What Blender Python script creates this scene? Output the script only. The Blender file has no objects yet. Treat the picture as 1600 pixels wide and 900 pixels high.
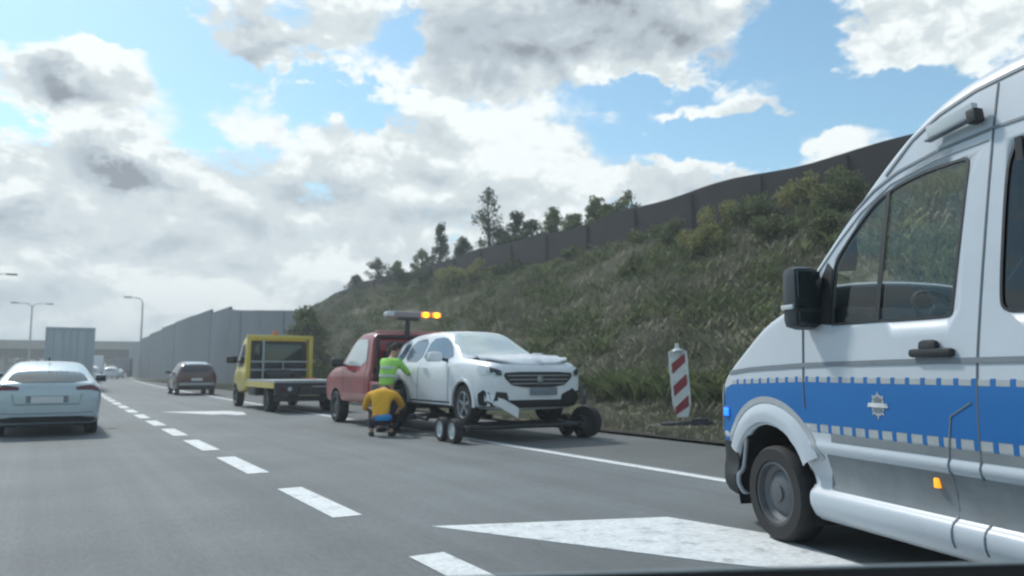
import bpy, bmesh, math, random
import numpy as np
from mathutils import Vector, Matrix, noise
from mathutils.bvhtree import BVHTree
from mathutils.geometry import delaunay_2d_cdt
random.seed(7); rng = np.random.default_rng(7)
PI = math.pi; R_ = math.radians
S = bpy.context.scene; C = S.collection

# ------------------------------------------------------------------ camera
cam = bpy.data.cameras.new('camera'); co = bpy.data.objects.new('camera', cam); C.objects.link(co)
co.location = (0, 0, 1.25)
co.rotation_euler = (R_(90 + 6.04), 0, R_(-30.95))
cam.sensor_width = 36; cam.lens = 27.2; cam.clip_start = .05; cam.clip_end = 6000
cam.dof.use_dof = True; cam.dof.focus_distance = 5.2; cam.dof.aperture_fstop = 1.9
S.camera = co
# ------------------------------------------------------------------ sky
SKY_RELIEF = 3.2
SUN_EL, SUN_AZ = 48, -12          # azimuth measured from +Y towards +X
W = bpy.data.worlds.new('World'); S.world = W; W.use_nodes = True
def build_world():
    nt = W.node_tree; N = nt.nodes; L = nt.links; N.clear()
    out = N.new('ShaderNodeOutputWorld')
    sky = N.new('ShaderNodeTexSky'); sky.sky_type = 'NISHITA'; sky.sun_disc = False
    sky.sun_elevation = R_(SUN_EL); sky.sun_rotation = R_(SUN_AZ); sky.air_density = 1.0; sky.dust_density = .6; sky.ozone_density = .6
    bs = N.new('ShaderNodeBackground'); bs.inputs[1].default_value = .12; tn = N.new('ShaderNodeVectorMath'); tn.operation = 'MULTIPLY'; tn.inputs[1].default_value = (.86, 1.10, 1.06); L.new(sky.outputs[0], tn.inputs[0]); L.new(tn.outputs[0], bs.inputs[0])
    bc = N.new('ShaderNodeBackground'); bc.inputs[1].default_value = 1.0
    mx = N.new('ShaderNodeMixShader'); L.new(bs.outputs[0], mx.inputs[1]); L.new(bc.outputs[0], mx.inputs[2]); L.new(mx.outputs[0], out.inputs[0])
    def val(x):
        return x
    def M(op, a, b=None, c=None, clamp=False):
        n = N.new('ShaderNodeMath'); n.operation = op; n.use_clamp = clamp
        for i, v in enumerate((a, b, c)):
            if v is None: continue
            if hasattr(v, 'is_linked'): L.new(v, n.inputs[i])
            else: n.inputs[i].default_value = v
        return n.outputs[0]
    tc = N.new('ShaderNodeTexCoord'); sp = N.new('ShaderNodeSeparateXYZ'); L.new(tc.outputs['Generated'], sp.inputs[0])
    x, y, z = sp.outputs
    az = M('ARCTAN2', x, y); el = M('ARCSINE', z)
    # cloud-deck coordinates (flat layer overhead, compressed toward the horizon)
    zz = M('ADD', M('MAXIMUM', z, 0.0), .22)
    cx = N.new('ShaderNodeCombineXYZ'); L.new(M('DIVIDE', x, zz), cx.inputs[0]); L.new(M('DIVIDE', y, zz), cx.inputs[1]); L.new(M('MULTIPLY', el, 3.0), cx.inputs[2])
    def noisetex(scale, det, rough, off=0, dist=0):
        n = N.new('ShaderNodeTexNoise'); n.inputs['Scale'].default_value = scale; n.inputs['Detail'].default_value = det
        n.inputs['Roughness'].default_value = rough; n.inputs['Distortion'].default_value = dist
        mp = N.new('ShaderNodeMapping'); mp.inputs['Location'].default_value = (off, off * .7, off * .3); L.new(cx.outputs[0], mp.inputs[0]); L.new(mp.outputs[0], n.inputs[0])
        return n.outputs[0]
    n1 = noisetex(2.2, 8, .58, 3.1, .3); n2 = noisetex(6.0, 7, .6, 9.4, .2); n3 = noisetex(1.1, 5, .5, 17.3)
    # angular coordinates for the billowing detail of the nearer cumulus
    ca = N.new('ShaderNodeCombineXYZ'); L.new(az, ca.inputs[0]); L.new(M('MULTIPLY', el, 1.5), ca.inputs[1])
    def angnoise(scale, det, rough, off, dy=0):
        n = N.new('ShaderNodeTexNoise'); n.inputs['Scale'].default_value = scale; n.inputs['Detail'].default_value = det; n.inputs['Roughness'].default_value = rough; n.inputs['Distortion'].default_value = .15
        mp = N.new('ShaderNodeMapping'); mp.inputs['Location'].default_value = (off, off + dy, off); L.new(ca.outputs[0], mp.inputs[0]); L.new(mp.outputs[0], n.inputs[0]); return n.outputs[0]
    a1 = angnoise(7, 9, .60, 2.3); a1s = angnoise(7, 9, .60, 2.3, .035); a2 = angnoise(17, 6, .6, 5.1)
    relief = M('SUBTRACT', a1s, a1)
    azw = M('ADD', az, M('MULTIPLY', M('SUBTRACT', a1, .5), .16)); elw = M('ADD', el, M('MULTIPLY', M('SUBTRACT', a2, .5), .12))
    def blobs(lst):
        tot = None
        for (a, e, sa, se, amp) in lst:
            da = M('DIVIDE', M('SUBTRACT', azw, a), sa); de = M('DIVIDE', M('SUBTRACT', elw, e), se)
            r2 = M('ADD', M('MULTIPLY', da, da), M('MULTIPLY', de, de))
            g = M('MULTIPLY', M('EXPONENT', M('MULTIPLY', r2, -1.0)), amp)
            tot = g if tot is None else M('ADD', tot, g)
        return tot
    cov = blobs(CLOUD_COVER); drk = blobs(CLOUD_DARK); blu = blobs(CLOUD_GAP)
    # density
    d = M('ADD', M('MULTIPLY', M('SUBTRACT', n1, .5), 1.3), M('MULTIPLY', M('SUBTRACT', n2, .5), .7))
    d = M('ADD', d, M('MULTIPLY', M('SUBTRACT', a1, .5), 3.0)); d = M('ADD', d, M('MULTIPLY', M('SUBTRACT', a2, .5), .9))
    d = M('ADD', d, cov); d = M('SUBTRACT', d, blu); d = M('ADD', d, .02)
    mr = N.new('ShaderNodeMapRange'); mr.interpolation_type = 'SMOOTHSTEP'; L.new(d, mr.inputs[0]); mr.inputs[1].default_value = -.10; mr.inputs[2].default_value = .42
    L.new(mr.outputs[0], mx.inputs[0])
    # cloud colour: thin = bright, thick/dark blobs = grey underside
    k = M('ADD', M('MULTIPLY', drk, M('ADD', .55, M('MULTIPLY', n2, .9))), M('MULTIPLY', M('SUBTRACT', n3, .47), .9))
    k = M('ADD', k, M('MULTIPLY', relief, SKY_RELIEF)); k = M('SUBTRACT', k, M('MULTIPLY', M('SUBTRACT', n2, .5), .5)); k = M('ADD', k, M('MULTIPLY', M('MINIMUM', M('SUBTRACT', d, .7), .6), .22)); k = M('ADD', k, .10)
    ra = N.new('ShaderNodeValToRGB'); L.new(M('MULTIPLY', k, .70), ra.inputs[0]); cr = ra.color_ramp; cr.interpolation = 'EASE'
    cr.elements[0].position = 0.0; cr.elements[0].color = (.80, .84, .835, 1)
    cr.elements[1].position = 1.0; cr.elements[1].color = (.22, .25, .28, 1)
    e = cr.elements.new(.25); e.color = (.56, .62, .64, 1); e = cr.elements.new(.62); e.color = (.40, .455, .50, 1)
    L.new(ra.outputs[0], bc.inputs[0])
# blobs: azimuth, elevation (radians), half-sizes, weight
CLOUD_COVER = [(-0.006, 0.315, 0.072, 0.027, 1.0), (0.064, 0.355, 0.042, 0.034, 0.7), (0.224, 0.392, 0.088, 0.043, 1.1), (0.609, 0.417, 0.224, 0.066, 1.3), (0.455, 0.363, 0.102, 0.038, 0.7), (0.063, 0.248, 0.055, 0.029, 1.1), (1.051, 0.383, 0.105, 0.043, 1.2), (0.83, 0.32, 0.127, 0.015, 1.1), (0.455, 0.292, 0.169, 0.032, 0.8), (0.142, 0.196, 0.398, 0.06, 0.9), (0.54, 0.237, 0.208, 0.032, 0.9), (-0.052, 0.17, 0.125, 0.081, 0.7), (0.74, 0.232, 0.095, 0.02, 0.9), (0.147, 0.082, 0.558, 0.061, 1.2), (0.942, 0.275, 0.042, 0.015, 0.8), (0.591, 0.285, 0.059, 0.032, 0.5), (1.105, 0.318, 0.059, 0.02, 0.3), (0.336, 0.439, 0.05, 0.022, 0.5)]
CLOUD_DARK = [(-0.003, 0.319, 0.048, 0.019, 0.9), (0.209, 0.386, 0.059, 0.032, 0.85), (0.626, 0.431, 0.199, 0.051, 0.85), (0.455, 0.378, 0.077, 0.038, 0.45), (0.064, 0.23, 0.044, 0.019, 1.3), (0.261, 0.212, 0.047, 0.024, 0.5), (0.333, 0.2, 0.216, 0.048, 0.3), (0.042, 0.151, 0.175, 0.029, 0.25), (0.406, 0.267, 0.075, 0.024, 0.35), (1.052, 0.396, 0.087, 0.016, 0.35), (-0.04, 0.168, 0.036, 0.017, 0.4)]
CLOUD_GAP = [(0.16, 0.277, 0.045, 0.016, 0.5), (-0.02, 0.247, 0.031, 0.014, 0.5), (0.015, 0.39, 0.146, 0.024, 1.5), (0.128, 0.35, 0.037, 0.028, 0.8), (0.322, 0.341, 0.083, 0.03, 1.5), (0.758, 0.299, 0.148, 0.039, 0.9), (0.887, 0.395, 0.06, 0.042, 1.2), (0.709, 0.344, 0.09, 0.023, 0.9), (0.386, 0.428, 0.042, 0.043, 0.9), (-0.034, 0.269, 0.05, 0.013, 0.6), (0.852, 0.265, 0.089, 0.014, 0.8), (1.066, 0.305, 0.067, 0.027, 1.0), (0.965, 0.32, 0.082, 0.021, 0.9)]

build_world()
sun = bpy.data.lights.new('sun', 'SUN'); sun.energy = 2.4; sun.angle = R_(6); sun.color = (1, .96, .9)
so = bpy.data.objects.new('sun', sun); C.objects.link(so)
sd = Vector((math.sin(R_(SUN_AZ)) * math.cos(R_(SUN_EL)), math.cos(R_(SUN_AZ)) * math.cos(R_(SUN_EL)), math.sin(R_(SUN_EL))))
so.rotation_euler = sd.to_track_quat('Z', 'Y').to_euler()
S.view_settings.view_transform = 'Standard'; S.view_settings.look = 'None'; S.view_settings.gamma = 1
S.view_settings.exposure = 0.36
S.view_settings.use_curve_mapping = False
S.render.engine = 'CYCLES'
S.cycles.filter_width = 2.2
S.cycles.volume_bounces = 0

# ------------------------------------------------------------------ materials
def mat(name, col, rough=.5, metal=0, coat=0, ior=1.5, noise_amt=0, noise_scale=8, bump=0, bump_scale=40, emit=None, es=0, alpha=1, trans=0, sheen=0):
    m = bpy.data.materials.new(name); m.use_nodes = True; nt = m.node_tree; b = nt.nodes['Principled BSDF']
    b.inputs['Base Color'].default_value = (*col, 1); b.inputs['Roughness'].default_value = rough; b.inputs['Metallic'].default_value = metal
    b.inputs['Coat Weight'].default_value = coat; b.inputs['Coat Roughness'].default_value = .08; b.inputs['IOR'].default_value = ior
    b.inputs['Alpha'].default_value = alpha; b.inputs['Transmission Weight'].default_value = trans; b.inputs['Sheen Weight'].default_value = sheen
    tc = nt.nodes.new('ShaderNodeTexCoord')
    if noise_amt:
        n = nt.nodes.new('ShaderNodeTexNoise'); n.inputs['Scale'].default_value = noise_scale; n.inputs['Detail'].default_value = 8; n.inputs['Roughness'].default_value = .65
        nt.links.new(tc.outputs['Object'], n.inputs[0])
        mr = nt.nodes.new('ShaderNodeMapRange'); mr.inputs[1].default_value = .3; mr.inputs[2].default_value = .7; mr.inputs[3].default_value = 1 - noise_amt; mr.inputs[4].default_value = 1 + noise_amt
        nt.links.new(n.outputs[0], mr.inputs[0])
        vm = nt.nodes.new('ShaderNodeVectorMath'); vm.operation = 'SCALE'; vm.inputs[0].default_value = col; nt.links.new(mr.outputs[0], vm.inputs['Scale'])
        nt.links.new(vm.outputs[0], b.inputs['Base Color'])
        mr2 = nt.nodes.new('ShaderNodeMapRange'); mr2.inputs[3].default_value = max(0, rough - .12); mr2.inputs[4].default_value = min(1, rough + .12); nt.links.new(n.outputs[0], mr2.inputs[0]); nt.links.new(mr2.outputs[0], b.inputs['Roughness'])
    if bump:
        n = nt.nodes.new('ShaderNodeTexNoise'); n.inputs['Scale'].default_value = bump_scale; n.inputs['Detail'].default_value = 6
        nt.links.new(tc.outputs['Object'], n.inputs[0]); bp = nt.nodes.new('ShaderNodeBump'); bp.inputs['Strength'].default_value = bump; bp.inputs['Distance'].default_value = .02
        nt.links.new(n.outputs[0], bp.inputs['Height']); nt.links.new(bp.outputs[0], b.inputs['Normal'])
    if emit: b.inputs['Emission Color'].default_value = (*emit, 1); b.inputs['Emission Strength'].default_value = es
    return m
HAZE = .0021
M = {}
M['white_paint'] = mat('white_paint', (.70, .73, .76), .34, coat=.5, noise_amt=.05, noise_scale=3)
M['van_white'] = mat('van_white', (.50, .55, .605), .38, coat=.35, noise_amt=.05, noise_scale=2.5)
M['silver_paint'] = mat('silver_paint', (.42, .50, .54), .32, metal=.25, coat=.6, noise_amt=.04)
M['red_paint'] = mat('red_paint', (.26, .008, .016), .35, coat=.6, noise_amt=.12)
M['maroon_paint'] = mat('maroon_paint', (.06, .012, .018), .3, coat=.8, noise_amt=.1)
M['yellow_paint'] = mat('yellow_paint', (.55, .43, .06), .4, coat=.4, noise_amt=.1)
M['blue_foil'] = mat('blue_foil', (.0, .13, .40), .45, coat=.12, noise_amt=.06, noise_scale=2)
M['reflective_tape'] = mat('reflective_tape', (.38, .41, .43), .45, noise_amt=.1)
M['seam_dark'] = mat('seam_dark', (.10, .12, .14), .6)
M['trim_grey'] = mat('trim_grey', (.17, .2, .23), .5, noise_amt=.1)
M['black_plastic'] = mat('black_plastic', (.018, .021, .024), .5, noise_amt=.2, bump=.1)
M['dark_plastic'] = mat('dark_plastic', (.035, .045, .052), .45, noise_amt=.2)
M['car_glass'] = mat('car_glass', (.012, .02, .024), .06, ior=1.6)
M['cloud_sheen_glass'] = mat('cloud_sheen_glass', (.55, .62, .60), .12, ior=2.2)  # pale base colour paints in the cloud reflected by the windscreen
M['rubber'] = mat('rubber', (.02, .021, .023), .8, noise_amt=.25, noise_scale=20)
M['alloy'] = mat('alloy', (.38, .4, .42), .4, metal=.6, noise_amt=.1)
M['steel_wheel'] = mat('steel_wheel', (.11, .12, .13), .5, metal=.3, noise_amt=.15)
M['well'] = mat('well', (.012, .013, .015), .9)
M['steel'] = mat('steel', (.3, .33, .35), .45, metal=.7, noise_amt=.2)
M['galv'] = mat('galv', (.34, .37, .38), .5, metal=.3, noise_amt=.15)
M['dark_steel'] = mat('dark_steel', (.04, .045, .05), .5, metal=.4, noise_amt=.3)
M['tail_red'] = mat('tail_red', (.10, .012, .015), .15, coat=.5)
M['lamp_clear'] = mat('lamp_clear', (.5, .55, .57), .1, coat=.5)
M['plate'] = mat('plate', (.62, .64, .66), .5)
M['orange_lens'] = mat('orange_lens', (.9, .3, .02), .3, emit=(1, .38, .02), es=.9)
M['amber_lit'] = mat('amber_lit', (.9, .45, .02), .3, emit=(1, .42, .01), es=3.2)
M['blue_lit'] = mat('blue_lit', (.02, .1, .8), .2, emit=(.01, .13, 1), es=2.2)
M['fabric_dark'] = mat('fabric_dark', (.05, .055, .06), .9)
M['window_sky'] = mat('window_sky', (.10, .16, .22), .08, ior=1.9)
M['sky_sheen_window'] = mat('sky_sheen_window', (.5, .57, .57), .1, ior=1.9)  # sky reflection put into the base colour of the side glass
M['pink_trim'] = mat('pink_trim', (.42, .20, .18), .45, noise_amt=.15)
M['bar_body'] = mat('bar_body', (.22, .19, .20), .3, coat=.5)
M['amber_glow'] = mat('amber_glow', (.9, .35, .05), .3, emit=(1, .22, .01), es=1.1)
M['lorry_box'] = mat('lorry_box', (.40, .45, .48), .5, noise_amt=.08)
M['bonnet_paint'] = mat('bonnet_paint', (.004, .005, .006), .9, ior=1.15)
M['orange_strap'] = mat('orange_strap', (.5, .16, .03), .6)
M['skin'] = mat('skin', (.42, .24, .17), .6)
M['hair'] = mat('hair', (.03, .02, .015), .8)
M['shirt_orange'] = mat('shirt_orange', (.72, .38, .03), .85, noise_amt=.15, noise_scale=12, bump=.3, bump_scale=14)
M['cloth_blue'] = mat('cloth_blue', (.02, .25, .6), .85, noise_amt=.15)
M['vest_green'] = mat('vest_green', (.30, .62, .12), .8, noise_amt=.15)
M['cloth_navy'] = mat('cloth_navy', (.02, .025, .04), .9, noise_amt=.2)
M['white_mark'] = mat('white_mark', (.66, .69, .69), .7, noise_amt=.10, noise_scale=6)
M['red_foil'] = mat('red_foil', (.26, .025, .035), .5, noise_amt=.1)
M['bark'] = mat('bark', (.06, .05, .04), .9, noise_amt=.3)
M['concrete'] = mat('concrete', (.30, .29, .26), .8, noise_amt=.2, noise_scale=.6)
M['girder'] = mat('girder', (.05, .05, .045), .8, noise_amt=.2, noise_scale=.6)
M['leaf_dark'] = mat('leaf_dark', (.06, .08, .04), .8, noise_amt=.5, noise_scale=1.5)
M['leaf_mid'] = mat('leaf_mid', (.12, .145, .06), .8, noise_amt=.5, noise_scale=1.5)
M['leaf_yellow'] = mat('leaf_yellow', (.22, .22, .08), .8, noise_amt=.45, noise_scale=1.5)

def ramp_mat(name, cols, scale, rough=.9, bump=.4, coord='Object', stretch=(1, 1, 1), detail=8, second=None):
    m = bpy.data.materials.new(name); m.use_nodes = True; nt = m.node_tree; b = nt.nodes['Principled BSDF']; b.inputs['Roughness'].default_value = rough
    tc = nt.nodes.new('ShaderNodeTexCoord'); mp = nt.nodes.new('ShaderNodeMapping'); mp.inputs['Scale'].default_value = stretch; nt.links.new(tc.outputs[coord], mp.inputs[0])
    n = nt.nodes.new('ShaderNodeTexNoise'); n.inputs['Scale'].default_value = scale; n.inputs['Detail'].default_value = detail; n.inputs['Roughness'].default_value = .68; nt.links.new(mp.outputs[0], n.inputs[0])
    r = nt.nodes.new('ShaderNodeValToRGB'); nt.links.new(n.outputs[0], r.inputs[0]); cr = r.color_ramp
    cr.elements[0].position = .3; cr.elements[0].color = (*cols[0], 1); cr.elements[1].position = .72; cr.elements[1].color = (*cols[-1], 1)
    for i, c in enumerate(cols[1:-1]):
        e = cr.elements.new(.3 + .42 * (i + 1) / (len(cols) - 1)); e.color = (*c, 1)
    src = r.outputs[0]
    if second:
        n2 = nt.nodes.new('ShaderNodeTexNoise'); n2.inputs['Scale'].default_value = second[0]; n2.inputs['Detail'].default_value = 3; nt.links.new(tc.outputs[coord], n2.inputs[0])
        mr = nt.nodes.new('ShaderNodeMapRange'); mr.inputs[1].default_value = .35; mr.inputs[2].default_value = .65; mr.inputs[3].default_value = 1 - second[1]; mr.inputs[4].default_value = 1 + second[1]; nt.links.new(n2.outputs[0], mr.inputs[0])
        vm = nt.nodes.new('ShaderNodeVectorMath'); vm.operation = 'SCALE'; nt.links.new(src, vm.inputs[0]); nt.links.new(mr.outputs[0], vm.inputs['Scale']); src = vm.outputs[0]
    nt.links.new(src, b.inputs['Base Color'])
    if bump:
        bp = nt.nodes.new('ShaderNodeBump'); bp.inputs['Strength'].default_value = bump; bp.inputs['Distance'].default_value = .03; nt.links.new(n.outputs[0], bp.inputs['Height']); nt.links.new(bp.outputs[0], b.inputs['Normal'])
    return m
M['asphalt'] = ramp_mat('asphalt', [(.11, .127, .132), (.135, .153, .158), (.155, .173, .178)], 30, .75, .25, second=(.35, .10), stretch=(1, .25, 1))
def streaks(m, amt, sx, coord='Object'):
    nt = m.node_tree; b = nt.nodes['Principled BSDF']; lk = [l for l in nt.links if l.to_node == b and l.to_socket.name == 'Base Color'][0]; src = lk.from_socket
    tc = nt.nodes.new('ShaderNodeTexCoord')
    for (scl, det, am) in (((1.3, .02, 1), 2, amt), ((5, .06, 1), 4, amt * .6), ((.8, .9, 1), 6, amt * .6)):
        mp = nt.nodes.new('ShaderNodeMapping'); mp.inputs['Scale'].default_value = scl; nt.links.new(tc.outputs[coord], mp.inputs[0])
        n = nt.nodes.new('ShaderNodeTexNoise'); n.inputs['Scale'].default_value = sx; n.inputs['Detail'].default_value = det; nt.links.new(mp.outputs[0], n.inputs[0])
        mr = nt.nodes.new('ShaderNodeMapRange'); mr.inputs[1].default_value = .3; mr.inputs[2].default_value = .7; mr.inputs[3].default_value = 1 - am; mr.inputs[4].default_value = 1 + am; nt.links.new(n.outputs[0], mr.inputs[0])
        vm = nt.nodes.new('ShaderNodeVectorMath'); vm.operation = 'SCALE'; nt.links.new(src, vm.inputs[0]); nt.links.new(mr.outputs[0], vm.inputs['Scale']); src = vm.outputs[0]
    nt.links.new(src, b.inputs['Base Color'])
streaks(M['asphalt'], .13, 1.0)
M['white_mark'] = ramp_mat('white_mark', [(.30, .32, .33), (.60, .63, .64), (.68, .71, .71), (.70, .73, .73)], 5, .7, .1, second=(22, .10))
M['shoulder'] = ramp_mat('shoulder', [(.09, .098, .098), (.12, .13, .128)], 26, .85, .25, second=(.5, .15))
M['soil'] = ramp_mat('soil', [(.05, .06, .032), (.08, .09, .05), (.11, .105, .07), (.08, .095, .05)], .55, .95, .6, second=(.12, .35))
M['field'] = ramp_mat('field', [(.05, .07, .03), (.09, .11, .05)], .1, .95, .3)
M['grass'] = ramp_mat('grass', [(.16, .185, .11), (.235, .25, .155), (.35, .34, .245), (.25, .27, .16)], .35, .9, 0, second=(.12, .3))
def upright(m, k=.75, trans=.25):
    nt = m.node_tree; b = nt.nodes['Principled BSDF']; g = nt.nodes.new('ShaderNodeNewGeometry'); v = nt.nodes.new('ShaderNodeVectorMath'); v.operation = 'SCALE'; v.inputs['Scale'].default_value = 1 - k
    nt.links.new(g.outputs['Normal'], v.inputs[0]); a = nt.nodes.new('ShaderNodeVectorMath'); a.operation = 'ADD'; a.inputs[1].default_value = (0, 0, k); nt.links.new(v.outputs[0], a.inputs[0])
    n = nt.nodes.new('ShaderNodeVectorMath'); n.operation = 'NORMALIZE'; nt.links.new(a.outputs[0], n.inputs[0]); nt.links.new(n.outputs[0], b.inputs['Normal']); b.inputs['Specular IOR Level'].default_value = .15
    t = nt.nodes.new('ShaderNodeBsdfTranslucent'); mx = nt.nodes.new('ShaderNodeMixShader'); mx.inputs[0].default_value = trans
    lk = [l for l in nt.links if l.to_node == b and l.to_socket.name == 'Base Color'][0]; nt.links.new(lk.from_socket, t.inputs[0])
    out = nt.nodes['Material Output']; nt.links.new(b.outputs[0], mx.inputs[1]); nt.links.new(t.outputs[0], mx.inputs[2]); nt.links.new(mx.outputs[0], out.inputs['Surface'])
upright(M['grass'], .8, .15)
for k_ in ('leaf_dark', 'leaf_mid', 'leaf_yellow'): upright(M[k_], .45, .3)
M['noise_grey'] = ramp_mat('noise_grey', [(.105, .13, .155), (.135, .16, .185)], .35, .7, .1, second=(.08, .12))
M['fence_dark'] = ramp_mat('fence_dark', [(.012, .012, .014), (.028, .027, .028)], .8, .85, .3)

# ------------------------------------------------------------------ helpers
def bm_new(): return bmesh.new()
def box(bm, c, s, rot=None, mi=0, bev=0):
    r = bmesh.ops.create_cube(bm, size=1); vs = r['verts']
    bmesh.ops.scale(bm, vec=s, verts=vs)
    if bev:
        es = list({e for v in vs for e in v.link_edges}); rr = bmesh.ops.bevel(bm, geom=es, offset=bev, segments=2, affect='EDGES', profile=.6); vs = list({v for f in rr['faces'] for v in f.verts} | {v for v in vs if v.is_valid})
    if rot: bmesh.ops.rotate(bm, cent=(0, 0, 0), matrix=Matrix.Rotation(rot[1], 3, rot[0]) if isinstance(rot, tuple) else rot, verts=vs)
    bmesh.ops.translate(bm, vec=c, verts=vs)
    return vs
def bar(bm, a, b, r1, r2=None, n=10):
    a = Vector(a); b = Vector(b); d = b - a; r2 = r1 if r2 is None else r2
    q = d.to_track_quat('Z', 'Y').to_matrix().to_4x4(); q.translation = (a + b) / 2
    bmesh.ops.create_cone(bm, cap_ends=True, segments=n, radius1=r1, radius2=r2, depth=d.length, matrix=q)
def lathe(bm, prof, axis='Y', n=32, c=(0, 0, 0)):
    rings = []
    for (r, h) in prof:
        ring = []
        for i in range(n):
            a = 2 * PI * i / n
            p = (r * math.cos(a), h, r * math.sin(a)) if axis == 'Y' else (r * math.cos(a), r * math.sin(a), h) if axis == 'Z' else (h, r * math.cos(a), r * math.sin(a))
            ring.append(bm.verts.new((p[0] + c[0], p[1] + c[1], p[2] + c[2])))
        rings.append(ring)
    for k in range(len(rings) - 1):
        for i in range(n):
            j = (i + 1) % n; bm.faces.new((rings[k][i], rings[k][j], rings[k + 1][j], rings[k + 1][i]))
    return rings
def prism(bm, poly, h0, h1, axis='Z'):
    def P(a, b, h): return (a, b, h) if axis == 'Z' else (a, h, b) if axis == 'Y' else (h, a, b)
    A = [bm.verts.new(P(a, b, h0)) for a, b in poly]; B = [bm.verts.new(P(a, b, h1)) for a, b in poly]
    bm.faces.new(A); bm.faces.new(B)
    for i in range(len(poly)):
        j = (i + 1) % len(poly); bm.faces.new((A[i], A[j], B[j], B[i]))
def obj(name, bm, m, parent=None, smooth=True, loc=None, rotz=None):
    bmesh.ops.recalc_face_normals(bm, faces=bm.faces)
    me = bpy.data.meshes.new(name); bm.to_mesh(me); bm.free()
    return objm(name, me, m, parent, smooth, loc, rotz)
def objm(name, me, m, parent=None, smooth=True, loc=None, rotz=None):
    for mm in (m if isinstance(m, (list, tuple)) else [m]):
        me.materials.append(M[mm] if isinstance(mm, str) else mm)
    o = bpy.data.objects.new(name, me); C.objects.link(o)
    if smooth:
        me.polygons.foreach_set('use_smooth', [True] * len(me.polygons))
        try: me.set_sharp_from_angle(angle=R_(38))
        except Exception: pass
    if parent: o.parent = parent
    if loc: o.location = loc
    if rotz is not None: o.rotation_euler = (0, 0, rotz)
    return o
def tag(o, label=None, cat=None, group=None, kind=None):
    if label: o['label'] = label
    if cat: o['category'] = cat
    if group: o['group'] = group
    if kind: o['kind'] = kind
    return o
def thing(name, label, cat, loc=(0, 0, 0), rotz=0, group=None):
    o = bpy.data.objects.new(name, None); C.objects.link(o); o.location = loc; o.rotation_euler = (0, 0, rotz); o.empty_display_size = .2
    return tag(o, label, cat, group)
def struct(name, bm, m, smooth=False):
    o = obj(name, bm, m, None, smooth); o['kind'] = 'structure'; return o
def copy_tree(o, parent=None):
    c = o.copy(); C.objects.link(c)
    if parent: c.parent = parent
    for ch in list(o.children): copy_tree(ch, c)
    return c

# ------------------------------------------------------------------ car bodies
def section(zb, zbelt, zt, wl, wb, wt):
    """half section, bottom centre to top centre"""
    zm = zb + (zbelt - zb) * .55
    return [(0, zb), (wl * .8, zb), (wl, zb + .07), (wb, zm), (wb - .015, zbelt - .05), (wb - .05, zbelt),
            (wt + (wb - .05 - wt) * .35, zbelt + (zt - zbelt) * .6), (wt, zt - (zt - zbelt) * .13), (wt - .10, zt - .012), (wt * .45, zt + .006), (0, zt + .012)]
def loft(stations, creases={}):
    """stations: [(x, half section)] -> closed bmesh, x forward, y left"""
    bm = bm_new(); rings = []
    for x, hs in stations:
        ring = [bm.verts.new((x, y, z)) for (y, z) in hs] + [bm.verts.new((x, -y, z)) for (y, z) in reversed(hs[1:-1])]
        rings.append(ring)
    n = len(rings[0])
    for k in range(len(rings) - 1):
        for i in range(n):
            j = (i + 1) % n; bm.faces.new((rings[k][i], rings[k][j], rings[k + 1][j], rings[k + 1][i]))
    bm.faces.new(rings[0]); bm.faces.new(list(reversed(rings[-1])))
    if creases:
        cl = bm.edges.layers.float.new('crease_edge')
        for idx, v in creases.items():
            for k in range(len(rings) - 1):
                for q in {idx, (n - idx) % n}:
                    e = bm.edges.get((rings[k][q], rings[k + 1][q]))
                    if e: e[cl] = v
    return bm
def evaluated(o):
    dg = bpy.context.evaluated_depsgraph_get(); dg.update()
    return bpy.data.meshes.new_from_object(o.evaluated_get(dg))
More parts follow.
